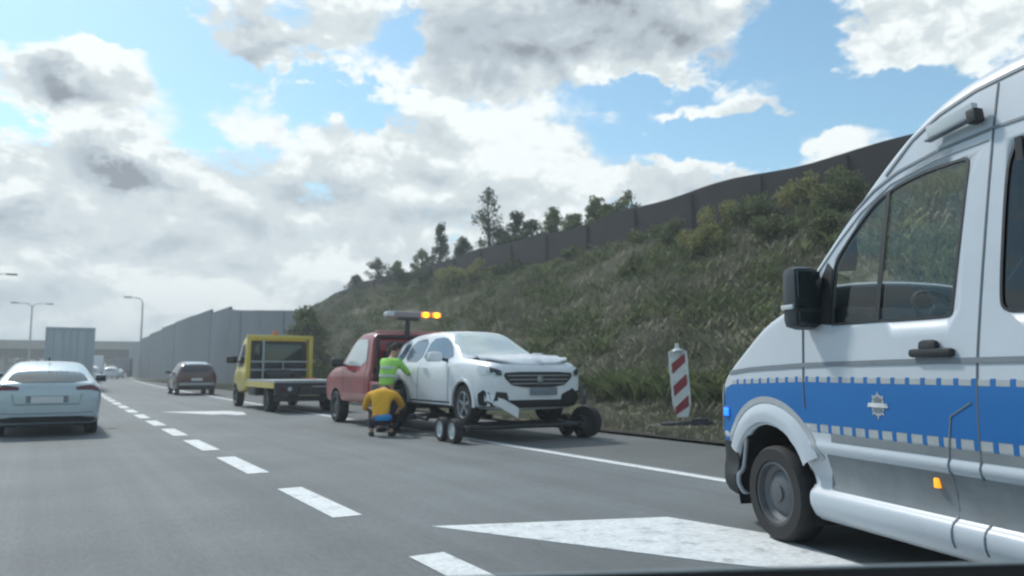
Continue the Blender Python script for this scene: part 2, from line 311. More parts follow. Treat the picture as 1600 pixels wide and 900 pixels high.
def make_body(name, bm, m, parent, wells, sub=2, cut=None, solid=0, cuts=()):
    """wells: [(x, z, r, ylo)], cut: list of bmesh prisms; returns object and BVH of the uncut skin"""
    bmesh.ops.recalc_face_normals(bm, faces=bm.faces)
    me = bpy.data.meshes.new('tmp'); bm.to_mesh(me); bm.free(); t = bpy.data.objects.new('tmp', me); C.objects.link(t)
    if sub:
        s = t.modifiers.new('s', 'SUBSURF'); s.levels = sub; s.render_levels = sub
    skin = evaluated(t); bb = bm_new(); bb.from_mesh(skin); bvh = BVHTree.FromBMesh(bb); bb.free()
    cm = bm_new()
    for (x, z, r, ylo) in wells:
        for sgn in (1, -1):
            q = Matrix.Rotation(PI / 2, 4, 'X'); q.translation = (x, sgn * (ylo + 1.5) / 1, z)
            q.translation = Vector((x, sgn * (ylo + .75), z))
            bmesh.ops.create_cone(cm, cap_ends=True, segments=48, radius1=r, radius2=r, depth=1.5, matrix=q)
            box(cm, (x, sgn * (ylo + .75), z - r), (2 * r, 1.498, 2 * r))
    if wells:
        # union box+cyl handled by applying them as two cutters
        cme = bpy.data.meshes.new('cut'); cm.to_mesh(cme); cobj = bpy.data.objects.new('cut', cme); C.objects.link(cobj)
        bo = t.modifiers.new('b', 'BOOLEAN'); bo.object = cobj; bo.operation = 'DIFFERENCE'; bo.solver = 'EXACT'; bo.use_self = True
    else: cobj = None
    cm2 = []
    for cu in cuts:
        bmesh.ops.recalc_face_normals(cu, faces=cu.faces)
        cme2 = bpy.data.meshes.new('cut2'); cu.to_mesh(cme2); cu.free(); q = bpy.data.objects.new('cut2', cme2); C.objects.link(q); cm2.append(q)
        b2 = t.modifiers.new('b2', 'BOOLEAN'); b2.object = q; b2.operation = 'DIFFERENCE'; b2.solver = 'EXACT'
    res = evaluated(t)
    for q in [t, cobj] + cm2:
        if q: bpy.data.objects.remove(q)
    if solid:      # keep only the skin, so the openings look into a hollow shell
        hb = bm_new(); hb.from_mesh(res)
        dead = [f for f in hb.faces if bvh.find_nearest(f.calc_center_median())[3] > .004]
        bmesh.ops.delete(hb, geom=dead, context='FACES'); hb.to_mesh(res); hb.free()
    o = objm(name, res, [m, 'well'], parent)
    if solid:
        so_ = o.modifiers.new('thickness', 'SOLIDIFY'); so_.thickness = solid; so_.offset = -1
    for p in ([] if solid else res.polygons):
        c = p.center
        for (x, z, r, ylo) in wells:
            d = math.hypot(c.x - x, c.z - z)
            if abs(c.x - x) < r + .01 and c.z < z + r + .01 and abs(p.normal.y) < .3 and abs(c.y) > ylo - .02 and (abs(d - r) < .03 or (c.z < z + .02 and abs(abs(c.x - x) - r) < .02)): p.material_index = 1
            if abs(abs(c.y) - ylo) < .01 and abs(c.x - x) < r + .01 and c.z < z + r: p.material_index = 1
    return o, bvh
def rrect(x0, x1, y0, y1, r=.08):
    out = []
    for cx, cy, a in ((x1 - r, y1 - r, 0), (x0 + r, y1 - r, 90), (x0 + r, y0 + r, 180), (x1 - r, y0 + r, 270)):
        for k in range(4): out.append((cx + r * math.cos(R_(a + 30 * k)), cy + r * math.sin(R_(a + 30 * k))))
    return out
def smooth_poly(pts, rounds=2):
    for _ in range(rounds):
        q = []
        for i in range(len(pts)):
            a = pts[i]; b = pts[(i + 1) % len(pts)]
            q += [(a[0] * .8 + b[0] * .2, a[1] * .8 + b[1] * .2), (a[0] * .2 + b[0] * .8, a[1] * .2 + b[1] * .8)]
        pts = q
    return pts
def panel(name, bvh, poly, axis, side, m, parent, off=.004, thick=.006, res=.08, disp=None):
    """2D polygon projected on the body along an axis: axis 'Y' poly=(x,z); 'X' poly=(y,z); 'Z' poly=(x,y)"""
    poly = [Vector(p) for p in poly]; pts = []
    n = len(poly); dense = []
    for i in range(n):
        a = poly[i]; b = poly[(i + 1) % n]; k = max(1, int((b - a).length / res))
        for t in range(k): dense.append(a.lerp(b, t / k))
    xs = [p.x for p in poly]; ys = [p.y for p in poly]
    inner = []
    x = min(xs) + res * .5
    while x < max(xs):
        y = min(ys) + res * .5
        while y < max(ys):
            ins = False; j = n - 1
            for i in range(n):
                if (poly[i].y > y) != (poly[j].y > y) and x < (poly[j].x - poly[i].x) * (y - poly[i].y) / (poly[j].y - poly[i].y) + poly[i].x: ins = not ins
                j = i
            if ins and min((Vector((x, y)) - d).length for d in dense) > res * .35: inner.append(Vector((x, y)))
            y += res
        x += res
    vin = dense + inner; ne = len(dense); ed = [(i, (i + 1) % ne) for i in range(ne)]
    v, e, f, *_ = delaunay_2d_cdt(vin, ed, [], 1, 1e-5)
    bm = bm_new(); vs = []; ok = []
    for p in v:
        if axis == 'Y': o = Vector((p.x, side * 6, p.y)); d = Vector((0, -side, 0))
        elif axis == 'X': o = Vector((side * 12, p.x, p.y)); d = Vector((-side, 0, 0))
        else: o = Vector((p.x, p.y, side * 8)); d = Vector((0, 0, -side))
        loc, nor, *_ = bvh.ray_cast(o, d)
        if loc is None: loc = o + d * 0; good = False
        else:
            good = True
            if nor.dot(d) > 0: nor = -nor
            loc = loc + nor * off
            if disp: loc = loc + disp(p.x, p.y)
        vs.append(bm.verts.new(loc)); ok.append(good)
    for fa in f:
        if all(ok[i] for i in fa):
            try: bm.faces.new([vs[i] for i in fa])
            except ValueError: pass
    loose = [q for q in bm.verts if not q.link_faces]; bmesh.ops.delete(bm, geom=loose, context='VERTS')
    bmesh.ops.recalc_face_normals(bm, faces=bm.faces)
    dv = Vector((0, side, 0)) if axis == 'Y' else Vector((side, 0, 0)) if axis == 'X' else Vector((0, 0, side))
    if sum(fa.normal.dot(dv) * fa.calc_area() for fa in bm.faces) < 0: bmesh.ops.reverse_faces(bm, faces=bm.faces)
    if thick:
        r = bmesh.ops.extrude_face_region(bm, geom=list(bm.faces)[:], use_keep_orig=True)
        nv = [g for g in r['geom'] if isinstance(g, bmesh.types.BMVert)]
        bmesh.ops.translate(bm, vec=-dv * thick, verts=nv)
        bmesh.ops.reverse_faces(bm, faces=[g for g in r['geom'] if isinstance(g, bmesh.types.BMFace)])
    me = bpy.data.meshes.new(name); bm.to_mesh(me); bm.free()
    return objm(name, me, m, parent)
def strip(pts, w):
    """polyline -> thin 2D polygon"""
    L = []; Rr = []
    for i, p in enumerate(pts):
        a = Vector(pts[max(0, i - 1)]); b = Vector(pts[min(len(pts) - 1, i + 1)]); d = (b - a).normalized(); nn = Vector((-d.y, d.x)) * w / 2; p = Vector(p)
        L.append(tuple(p + nn)); Rr.append(tuple(p - nn))
    return L + Rr[::-1]
def wheel(parent, x, y, z, r, w=.21, rim='alloy', spokes=5, name='wheel', camber=0):
    """y>0 is the left side of the vehicle; wheel faces outward"""
    s = 1 if y > 0 else -1; h = w / 2
    bm = bm_new(); rr = r * .66
    lathe(bm, [(rr, -h * .9), (rr * 1.05, -h), (r * .93, -h), (r * .985, -h * .8), (r, -h * .5), (r, h * .5), (r * .985, h * .8), (r * .93, h), (rr * 1.05, h), (rr, h * .85), (rr, -h * .9)], n=40)
    t = obj(name, bm, 'rubber', parent); t.location = (x, y, z); t.rotation_euler = (R_(camber), 0, 0)
    bm = bm_new(); o = s * h
    lathe(bm, [(rr * 1.01, o * .9), (rr * .93, o * .93), (rr * .87, o * .55), (rr * .85, -o * .7)], n=40)
    if spokes:
        for k in range(spokes):
            a = 2 * PI * k / spokes + .3
            rot = Matrix.Rotation(-a, 3, 'Y')
            box(bm, rot @ Vector((rr * .5, o * .55, 0)), (rr * .85, .035, rr * .24), rot=rot, bev=.006)
        q = Matrix.Rotation(PI / 2, 4, 'X'); q.translation = Vector((0, o * .55, 0)); bmesh.ops.create_cone(bm, cap_ends=True, segments=20, radius1=rr * .22, radius2=rr * .22, depth=.05, matrix=q)
    else:
        lathe(bm, [(rr * .87, o * .55), (rr * .72, o * .35), (rr * .5, o * .62), (rr * .3, o * .66), (rr * .28, o * .8), (rr * .001, o * .84)], n=40)
    ri = obj('rim', bm, rim, t)
    bm = bm_new(); lathe(bm, [(rr * .86, -o * .2), (.001, -o * .2)], n=24); obj('brake_disc', bm, 'well', t)
    return t
def mirror_part(parent, x, y, z, m='white_paint', s=1):
    bm = bm_new(); sy = 1 if y > 0 else -1
    box(bm, (x, y, z), (.15 * s, .24 * s, .17 * s), bev=.045 * s); o = obj('wing_mirror', bm, m, parent)
    bm = bm_new(); box(bm, (x - .078 * s, y, z), (.012, .19 * s, .12 * s), bev=.004); obj('mirror_glass', bm, 'car_glass', o)
    bm = bm_new(); bar(bm, (x + .02, y - sy * .1, z - .03), (x + .05, y - sy * .24, z - .07), .03); obj('bracket', bm, 'black_plastic', o)
    return o
CR = {2: .5, 5: .35, 7: .3, 8: .3}

# ------------------------------------------------------------------ setting
def curve(y): return max(0, y - 20) ** 2 / 2700
def ribbon(bm, xa, xb, y0, y1, z, step=3, zf=None):
    ys = list(np.arange(y0, y1, step)) + [y1]; prev = None
    for y in ys:
        z_ = z if zf is None else z
        a = bm.verts.new((xa + curve(y), y, z_)); b = bm.verts.new((xb + curve(y), y, z_))
        if prev: bm.faces.new((prev[0], prev[1], b, a))
        prev = (a, b)
bm = bm_new(); g = 1500
bm.faces.new([bm.verts.new(p) for p in ((-g, -60, -.03), (g, -60, -.03), (g, 2 * g, -.03), (-g, 2 * g, -.03))]); struct('ground', bm, 'field')
bm = bm_new(); ribbon(bm, -9, 6.9, -12, 420, 0); struct('road', bm, 'asphalt')
bm = bm_new(); ribbon(bm, 6.9, 9.6, -12, 420, 0); struct('hard_shoulder', bm, 'shoulder')
bm = bm_new(); ribbon(bm, 9.6, 9.72, -12, 420, .05)
ribbon(bm, 9.6, 9.6005, -12, 420, .05)
r = bmesh.ops.extrude_face_region(bm, geom=list(bm.faces)[:]); bmesh.ops.translate(bm, vec=(0, 0, -.2), verts=[v for v in r['geom'] if isinstance(v, bmesh.types.BMVert)]); struct('road_edge_kerb', bm, 'girder')
# painted markings
def marking(name, poly, z=.004):
    bm = bm_new(); prism(bm, poly, z - .003, z); return struct(name, bm, 'white_mark')
y = 3.0; k = 0
bm = bm_new(); ribbon(bm, 6.58, 6.76, -12, 400, .004); struct('edge_line', bm, 'white_mark')
dash = [(3.0, 4.95), (6.55, 8.42), (9.8, 11.85), (12.95, 15.0), (16.1, 18.1), (19.2, 21.2)] + [(22.3 + 3.1 * i, 24.3 + 3.1 * i) for i in range(60)]
bm = bm_new()
for (a, b) in dash: ribbon(bm, 2.16, 2.42, a, b, .004, 1.1)
struct('lane_dashes', bm, 'white_mark')
marking('lane_arrow', [(2.72, 5.8), (4.62, 5.12), (4.82, 4.2), (4.6, 3.4), (4.4, 2.4), (4.1, 2.4), (4.15, 3.3), (3.85, 3.72)])
marking('lane_arrow', [(3.0, 25.4), (4.9, 24.9), (5.1, 24.0), (4.9, 22.6), (4.6, 22.6), (4.4, 23.2), (4.1, 23.2)])

# bank
def foot(y): return 12.1 + max(0, min(1, (y - 33) / 8)) * 3.2
def crest_up(y):
    u = max(0, min(1, (y - 36) / 28)); return 1.05 * u * u * (3 - 2 * u)
def bank_z(x, y):
    hy = 1 if y < 78 else max(0, 1 - ((y - 78) / 26)) ** 1.3
    f = foot(y)
    if x < f: return .06 + .03 * (x - 9.7)
    s = (x - f) / (24.9 - f); s = min(1, s); sm = s * s * (3 - 2 * s) * .35 + s * .65
    return .1 + (7.35 + crest_up(y)) * sm * hy + noise.noise(Vector((x * .3, y * .2, 0))) * .28 * min(1, (x - f) / 3) * hy + (0 if x < 24.9 else -.02 * (x - 24.9)) * hy
def grid(name, xs, ys, fz, m):
    vs = [(x, y, fz(x, y)) for y in ys for x in xs]; nx = len(xs)
    fs = [(j * nx + i, j * nx + i + 1, (j + 1) * nx + i + 1, (j + 1) * nx + i) for j in range(len(ys) - 1) for i in range(nx - 1)]
    me = bpy.data.meshes.new(name); me.from_pydata(vs, [], fs); o = objm(name, me, m); o['kind'] = 'structure'; return o
grid('embankment', list(np.arange(9.74, 27, .35)) + list(np.arange(27.5, 70, 2.5)), list(np.arange(-10, 118, .8)), bank_z, 'soil')

# vegetation cover: tufts of blades
def tufts(name, pts, h, w, m, blades=7, label=None, lean=.5, bw=.02):
    P_ = np.repeat(np.array(pts), blades, axis=0); n = len(P_); s = P_[:, 3]
    a = rng.uniform(0, 2 * PI, n); r = rng.uniform(0, 1, n) * w * s; bx = P_[:, 0] + r * np.cos(a); by = P_[:, 1] + r * np.sin(a); z = P_[:, 2]
    hh = h * s * rng.uniform(.4, 1.15, n); dx = rng.normal(0, lean, n) * hh; dy = rng.normal(0, lean, n) * hh; a2 = rng.uniform(0, PI, n)
    ww = bw * (1 + .02 * P_[:, 1]) * (.6 + s); c = np.cos(a2) * ww; q = np.sin(a2) * ww
    V = np.empty((n, 4, 3)); V[:, 0] = np.stack([bx - c, by - q, z - .03], 1); V[:, 1] = np.stack([bx + c, by + q, z - .03], 1)
    V[:, 2] = np.stack([bx + dx * .5 + c * .8, by + dy * .5 + q * .8, z + hh * .65], 1); V[:, 3] = np.stack([bx + dx, by + dy, z + hh * .95], 1)
    me = bpy.data.meshes.new(name); me.vertices.add(4 * n); me.vertices.foreach_set('co', V.ravel()); me.loops.add(4 * n); me.loops.foreach_set('vertex_index', np.arange(4 * n, dtype=np.int32))
    me.polygons.add(n); me.polygons.foreach_set('loop_start', np.arange(0, 4 * n, 4, dtype=np.int32)); me.polygons.foreach_set('loop_total', np.full(n, 4, dtype=np.int32)); me.update(calc_edges=True)
    o = objm(name, me, m, smooth=False); o['kind'] = 'stuff'
    if label: o['label'] = label; o['category'] = 'grass'
    return o
pts = []
for _ in range(44000):
    y = 6 + 92 * rng.random() ** 1.35; x = rng.uniform(9.8, 25)
    n = noise.noise(Vector((x * .35, y * .22, 4))) + .5 * noise.noise(Vector((x * 1.1, y * .7, 9)))
    f = foot(y)
    if x < f + .3: sc = .28
    else: sc = rng.uniform(.45, 1.0) * (1 + n * .9)
    if (x - 11.3) ** 2 + (y - 12.1) ** 2 < .6: continue
    if sc > .1: pts.append((x, y, bank_z(x, y), sc))
tufts('long_grass', pts, .31, .42, 'grass', 14, 'long faded grass and weeds covering the slope beside the motorway', .5, .009)
pts = []
for _ in range(3600):
    y = rng.uniform(7, 75); x = foot(y) + .9 + abs(rng.normal(0, .3))
    pts.append((x, y, bank_z(x, y), rng.uniform(.5, 1.2)))
tufts('reflection_weeds', pts, .5, .35, 'leaf_mid', 16, 'added band of weeds imitating a dark windscreen reflection at the slope foot', .55, .010)  # weeds added to stand in for a dark reflected band
# loose weeds and seedlings standing out of the grass
pts = []
for _ in range(5200):
    y = 8 + 80 * rng.random() ** 1.3; x = rng.uniform(13, 24.6)
    if noise.noise(Vector((x * .5, y * .35, 21))) < .02: continue
    pts.append((x, y, bank_z(x, y) + .1, rng.uniform(.6, 1.5)))
tufts('tall_weeds', pts, .34, .42, 'leaf_mid', 20, 'taller green weeds in patches over the slope', .6, .008)

# dark fence on the crest
def crest_top(y): return 9.27 + .10 * math.sin(y * .31) + .08 * math.sin(y * .83 + 1)
t = thing('barrier_fence', 'dark solid fence running along the crest of the grassy slope', 'fence', (24.9, 0, 0))
bm = bm_new(); ys = np.arange(8, 90, 1.0); prev = None
for y in ys:
    q = [bm.verts.new((dx, y, z)) for dx, z in ((-.06, 6.6 * (1 if y < 78 else max(0, 1 - (y - 78) / 26))), (-.06, crest_top(y) - max(0, y - 72) ** 1.6 * .022), (.06, crest_top(y) - max(0, y - 72) ** 1.6 * .022), (.06, 6.6 * (1 if y < 78 else max(0, 1 - (y - 78) / 26))))]
    if prev:
        for i in range(4): j = (i + 1) % 4; bm.faces.new((prev[i], prev[j], q[j], q[i]))
    else: bm.faces.new(q)
    prev = q
bm.faces.new(prev); obj('fence_panel', bm, 'fence_dark', t, smooth=False)
for y in np.arange(9.5, 76, 4.0):
    bm = bm_new(); box(bm, (-.09, y, (6.6 + crest_top(y) - .12) / 2), (.06, .10, crest_top(y) - 6.75)); obj('post', bm, 'fence_dark', t, smooth=False)

# noise barrier along the road (grey)
segs = [(43.5, 46, 4.5), (46, 52, 4.75), (52, 58, 5.2), (58, 62, 5.75), (62, 70, 6.05), (70, 80, 6.4), (80, 92, 6.45), (92, 104, 6.3), (104, 118, 6.1), (118, 134, 5.9), (134, 160, 5.7)]
t = thing('noise_barrier', 'tall grey stepped noise wall running along the far right roadside', 'noise wall', (0, 0, 0))
def nbx(y): return 12.0 + max(0, y - 80) ** 2 / 5200
HP = [(40, 4.35), (44, 4.6), (52, 5.15), (61.9, 5.8), (62.1, 5.95), (76, 6.45), (92, 6.45), (118, 6.1), (160, 5.6)]
def hwall(y):
    for (a, b), (c, d) in zip(HP, HP[1:]):
        if a <= y <= c: return b + (d - b) * (y - a) / (c - a)
    return 5.6
def hstep(a, b): return (hwall(a), hwall(b)) if b <= 62 else (hwall((a + b) / 2),) * 2
for i, (a, b, hh) in enumerate(segs):
    bm = bm_new(); q = []
    for yy, hy_ in ((a + .02, hstep(a, b)[0]), (b - .02, hstep(a, b)[1])):
        for dx in (-.09, .09):
            q.append((bm.verts.new((nbx(yy) + dx, yy, 0)), bm.verts.new((nbx(yy) + dx, yy, hy_))))
    (a0, a1), (b0, b1), (c0, c1), (d0, d1) = q
    for f in ((a0, a1, b1, b0), (c0, c1, d1, d0), (a0, c0, c1, a1), (b0, b1, d1, d0), (a1, c1, d1, b1), (a0, b0, d0, c0)): bm.faces.new(f)
    obj('wall_panel', bm, 'noise_grey', t, smooth=False)
    if i % 2: bm = bm_new(); box(bm, (nbx(a) - .02, a, hwall(a) / 2 - .02), (.2, .03, hwall(a) - .04)); obj('post', bm, 'noise_grey', t, smooth=False)
# far warehouse behind it
# overpass
br = thing('road_bridge', 'concrete overpass with dark girders crossing the motorway far ahead', 'bridge', (20, 195, 0), R_(-6))
bm = bm_new(); box(bm, (0, 0, 4.75), (240, 7, 1.9)); obj('girder', bm, 'girder', br, smooth=False)
bm = bm_new(); box(bm, (0, 0, 5.95), (240, 10, .5)); obj('deck', bm, 'concrete', br, smooth=False)
bm = bm_new(); box(bm, (0, -4.9, 6.85), (240, .2, 1.3)); obj('parapet', bm, 'concrete', br, smooth=False)
for x in (-45, -28, -10.5, 8.5, 24):
    bm = bm_new(); box(bm, (x, 0, 1.9), (1.4, 6, 3.8)); obj('pier', bm, 'concrete', br, smooth=False)
# street lamps
def lamp(x, y, h, arms, label, arm=3.2):
    t = thing('street_lamp', label, 'street lamp', (x, y, 0), 0, 'tall lamps along the motorway')
    bm = bm_new(); bar(bm, (0, 0, 0), (0, 0, h - .8), .17, .11, 12); obj('lamp_post', bm, 'galv', t)
    for s in arms:
        bm = bm_new(); pr = Vector((0, 0, h - .8))
        for k in range(1, 7):
            a = k / 6 * PI / 2; q = Vector((s * (1 - math.cos(a)) * .9, 0, h - .8 + math.sin(a) * .8)); bar(bm, pr, q, .08, .08, 8); pr = q
        bar(bm, pr, (s * arm, 0, h + .05), .08, .06, 8); obj('lamp_arm', bm, 'galv', t)
        bm = bm_new(); box(bm, (s * (arm + .45), 0, h + .03), (1.1, .42, .2), bev=.07); obj('lamp_head', bm, 'dark_plastic', t)
lamp(-2.4, 147.9, 12.0, (-1, 1), 'double armed grey lamp post left of the white lorry', 2.0)
lamp(11.9, 126.8, 11.9, (-1,), 'single armed lamp post rising near the end of the grey noise wall', 1.6)
lamp(-8.6, 104, 12.0, (-1, 1), 'nearest lamp at the left edge with only its dark head in view', 4.3)

# trees
def leaves(bm_v, bm_f, centre, rad, n, size, rs):
    for _ in range(n):
        d = rs.normal(0, 1, 3); d /= np.linalg.norm(d) + 1e-6; p = centre + d * rad * rs.random() ** .45
        a = rs.normal(0, 1, 3); a /= np.linalg.norm(a); b = np.cross(a, rs.normal(0, 1, 3)); b /= np.linalg.norm(b) + 1e-6; s = size * rs.uniform(.5, 1.3); i = len(bm_v)
        bm_v += [tuple(p - a * s), tuple(p + b * s * .6), tuple(p + a * s), tuple(p - b * s * .6)]; bm_f.append((i, i + 1, i + 2, i + 3))
def tree(x, y, z, h, w, m, kind, label, cat, group, seed, dens=1.0, trunk=True, name=None):
    rs = np.random.default_rng(seed); t = thing(name or kind, label, cat, (x, y, z), 0, group); V = []; F = []; bt = bm_new()
    if kind == 'shrub':
        for k in range(int(9 * dens) + 3):
            a = rs.uniform(0, 2 * PI); r = rs.uniform(0, w); c = np.array([r * math.cos(a), r * math.sin(a), rs.uniform(.12, .8) * h * (1 - .4 * r / w)])
            bar(bt, (0, 0, -.1), tuple(c * .9), .03, .01, 5); leaves(V, F, c, np.array([w * .35, w * .35, h * .24]), int(150 * dens), .065, rs)
    else:
        lean = rs.normal(0, .05, 2); top = Vector((lean[0] * h, lean[1] * h, h)); bar(bt, (0, 0, -.3), top * .55, h * .018 + .03, h * .01 + .015, 8); bar(bt, top * .55, top * .97, h * .01 + .015, .01, 6)
        n = int(44 * dens)
        for k in range(n):
            f = rs.uniform(.22, 1.0) if kind != 'thin_tree' else rs.uniform(.35, 1.0); a = rs.uniform(0, 2 * PI)
            prof = (1 - f) ** .6 + .12 if kind == 'conical_tree' else math.sin(min(1, (f + .05)) * PI) ** .6 + .15
            r = w * prof * rs.uniform(.3, 1.0); base = top * (f * .86); c = np.array([base.x + r * math.cos(a), base.y + r * math.sin(a), f * h])
            bar(bt, tuple(top * max(.05, f * .8)), tuple(c), .035, .008, 5)
            leaves(V, F, c, np.array([w * .33, w * .33, h * .075]), int(60 * (1 if kind != 'thin_tree' else .55)), .10, rs)
    obj('trunk' if kind != 'shrub' else 'stem', bt, 'bark', t)
    me = bpy.data.meshes.new('crown'); me.from_pydata(V, [], F); objm('crown' if kind != 'shrub' else 'foliage', me, m, t, smooth=False)
    return t
# px position is only reflected in real coordinates below (behind the crest fence)
def crest(y, dx): return 24.9 + dx, y, (7.2 + crest_up(y) * .6) * (1 if y < 78 else max(.0, 1 - (y - 78) / 40))
TR = [  # y, dx, h, w, kind, mat, label
 (69.5, 2.0, 4.1, 1.2, 'thin_tree', 'leaf_dark', 'small sparse tree with two forked tufts, alone at the low left end of the crest'),
 (76.0, 2.0, 3.0, 1.0, 'thin_tree', 'leaf_dark', 'tiny wispy sapling at the far low end of the crest'),
 (59.6, 2.0, 3.6, .8, 'thin_tree', 'leaf_mid', 'pale thin sapling just left of the narrow dark tree'),
 (56.8, 2.0, 5.4, .9, 'conical_tree', 'leaf_dark', 'narrow dark tree with a thin crooked top above the crest fence'),
 (52.2, 2.0, 3.6, 1.2, 'conical_tree', 'leaf_dark', 'low pointed dark tree between the narrow tree and the tallest one'),
 (47.5, 1.8, 6.6, 1.1, 'thin_tree', 'leaf_dark', 'tallest tree on the crest with a ragged open top'),
 (47.0, 2.4, 4.0, 1.6, 'conical_tree', 'leaf_dark', 'broad dark bushy tree at the foot of the tallest one'),
 (44.6, 1.9, 4.4, 1.1, 'conical_tree', 'leaf_dark', 'pointed dark tree directly right of the tallest one'),
 (42.3, 1.6, 3.7, 1.3, 'round_tree', 'leaf_dark', 'rounded dark tree, second to the right of the tallest one'),
 (39.5, 1.8, 4.0, 1.2, 'conical_tree', 'leaf_mid', 'green tree behind the fence, between the dark rounded tree and lower bushes'),
 (37.4, 1.9, 3.3, 1.3, 'round_tree', 'leaf_mid', 'low green tree overlapping the fence near the middle of the crest'),
 (35.3, 1.9, 3.9, 1.1, 'conical_tree', 'leaf_mid', 'light green bushy tree with a spiky top beyond the fence'),
 (33.7, 1.8, 3.1, 1.2, 'round_tree', 'leaf_mid', 'wide low leafy tree left of the last spiky one'),
 (32.4, 1.7, 3.8, .9, 'thin_tree', 'leaf_mid', 'last spiky tree to the right before the bare fence line'),
 (64.5, 1.9, 3.0, 1.0, 'round_tree', 'leaf_mid', 'small faint bush tree between the lone forked tree and the pale sapling')]
for i, (y, dx, h, w, kind, m, lab) in enumerate(TR):
    x_, y_, z_ = crest(y, dx); tree(x_, y_, z_, h, w, m, kind, lab, 'tree', 'trees behind the crest fence', 100 + i, name='tree')
def shrub_at(y, s, h, w, m, lab, seed): 
    x_ = foot(y) + s * (24.9 - foot(y)); tree(x_, y, bank_z(x_, y) - .1, h, w, m, 'shrub', lab, 'shrub', 'shrubs on the roadside slope', seed, 1.2)
SH = [(18.5, .93, 1.7, 1.1, 'leaf_yellow', 'yellowish green shrub high on the slope, closest to the police van roof'),
 (20.5, .90, 1.6, 1.2, 'leaf_mid', 'leafy green shrub just under the crest fence above the van windscreen'),
 (22.5, .88, 1.9, 1.2, 'leaf_yellow', 'bright yellow green shrub below the fence, largest on the upper slope'),
 (25.0, .86, 1.5, 1.1, 'leaf_mid', 'rounded green shrub left of the bright yellow one'),
 (21.5, .74, 1.5, 1.1, 'leaf_yellow', 'olive shrub midway up the slope beside the van bonnet'),
 (18.0, .72, 1.5, 1.1, 'leaf_mid', 'dark leafy shrub midway up the slope partly behind the van'),
 (16.5, .85, 1.8, 1.2, 'leaf_mid', 'tall green shrub behind the front pillar of the van'),
 (28.0, .90, 1.2, 1.0, 'leaf_mid', 'low green bush under the fence in the middle of the slope'),
 (47.0, .86, 1.7, 1.6, 'leaf_yellow', 'yellow green bush spreading below the dark trees'),
 (44.0, .90, 1.5, 1.3, 'leaf_yellow', 'small yellowish bush right below the tree group'),
 (33.0, .93, 1.0, 1.0, 'leaf_mid', 'small green bush against the fence left of centre'),
 (24.0, .62, 1.2, 1.0, 'leaf_mid', 'flat dull green shrub halfway up above the striped panel'),
 (52.0, .93, 1.9, 1.7, 'leaf_dark', 'dark bush in front of the fence under the tallest tree'),
 (57.0, .93, 1.9, 1.7, 'leaf_dark', 'dark bush in front of the fence under the narrow tree'),
 (40.0, .92, 1.3, 1.4, 'leaf_dark', 'low dark bush against the fence under the light green trees'),
 (46.0, .12, 3.6, 1.5, 'leaf_dark', 'dark green bush rising just behind the end of the noise wall'),
 (14.8, .62, 1.4, 1.0, 'leaf_mid', 'green shrub seen just left of the van mirror')]
for i, a in enumerate(SH): shrub_at(*a[:5], a[5], 300 + i)
tree(12.2, 42.3, .05, 4.6, 1.2, 'leaf_mid', 'round_tree', 'rounded green bush tree hiding the near end of the grey noise wall', 'tree', None, 351, name='tree')
tree(13.3, 41.6, .05, 3.0, 1.3, 'leaf_mid', 'shrub', 'green bush right of the small tree at the end of the noise wall', 'shrub', None, 352, 1.3)
# distant treeline beyond the bridge
V = []; F = []; rs = np.random.default_rng(5)
for k in range(130):
    x = rs.uniform(-110, 70); leaves(V, F, np.array([x, 232 + rs.uniform(-6, 6), rs.uniform(2, 7.2)]), np.array([4, 3, 2.2]), 90, .7, rs)
me = bpy.data.meshes.new('distant_woods'); me.from_pydata(V, [], F); o = objm('distant_woods', me, 'leaf_mid', smooth=False); o['kind'] = 'stuff'; o['label'] = 'far line of low green trees beyond the overpass'; o['category'] = 'woods'
# haze
bm = bm_new(); box(bm, (0, 1400, 14), (3060, 2980, 32)); hz = obj('haze', bm, [], None, smooth=False); hz['kind'] = 'stuff'
hm = bpy.data.materials.new('haze'); hm.use_nodes = True; nt = hm.node_tree; nt.nodes.clear(); o_ = nt.nodes.new('ShaderNodeOutputMaterial'); pv = nt.nodes.new('ShaderNodeVolumePrincipled')
pv.inputs['Color'].default_value = (.86, .93, .97, 1); pv.inputs['Density'].default_value = HAZE; pv.inputs['Anisotropy'].default_value = .2; nt.links.new(pv.outputs[0], o_.inputs['Volume']); hz.data.materials.append(hm)
# ------------------------------------------------------------------ police van
def glass_mat(name, tint, rough=.03, base=.06):
    m = bpy.data.materials.new(name); m.use_nodes = True; nt = m.node_tree; nt.nodes.clear(); N = nt.nodes; L = nt.links
    o = N.new('ShaderNodeOutputMaterial'); mx = N.new('ShaderNodeMixShader'); tr = N.new('ShaderNodeBsdfTransparent'); gl = N.new('ShaderNodeBsdfGlossy'); fr = N.new('ShaderNodeFresnel')
    fr.inputs[0].default_value = 1.38; tr.inputs[0].default_value = (*tint, 1); gl.inputs['Roughness'].default_value = rough; gl.inputs[0].default_value = (.9, .95, .97, 1)
    ad = N.new('ShaderNodeMath'); ad.operation = 'ADD'; ad.inputs[1].default_value = base; L.new(fr.outputs[0], ad.inputs[0]); L.new(ad.outputs[0], mx.inputs[0])
    L.new(tr.outputs[0], mx.inputs[1]); L.new(gl.outputs[0], mx.inputs[2]); L.new(mx.outputs[0], o.inputs[0]); return m
M['clear_glass'] = glass_mat('clear_glass', (.93, .97, .95), base=.015)
M['windscreen_glass'] = glass_mat('windscreen_glass', (.95, .98, .97), base=.0)
M['windscreen_glass'].node_tree.nodes['Fresnel'].inputs[0].default_value = 1.12
M['tinted_glass'] = glass_mat('tinted_glass', (.03, .045, .055), base=.03)
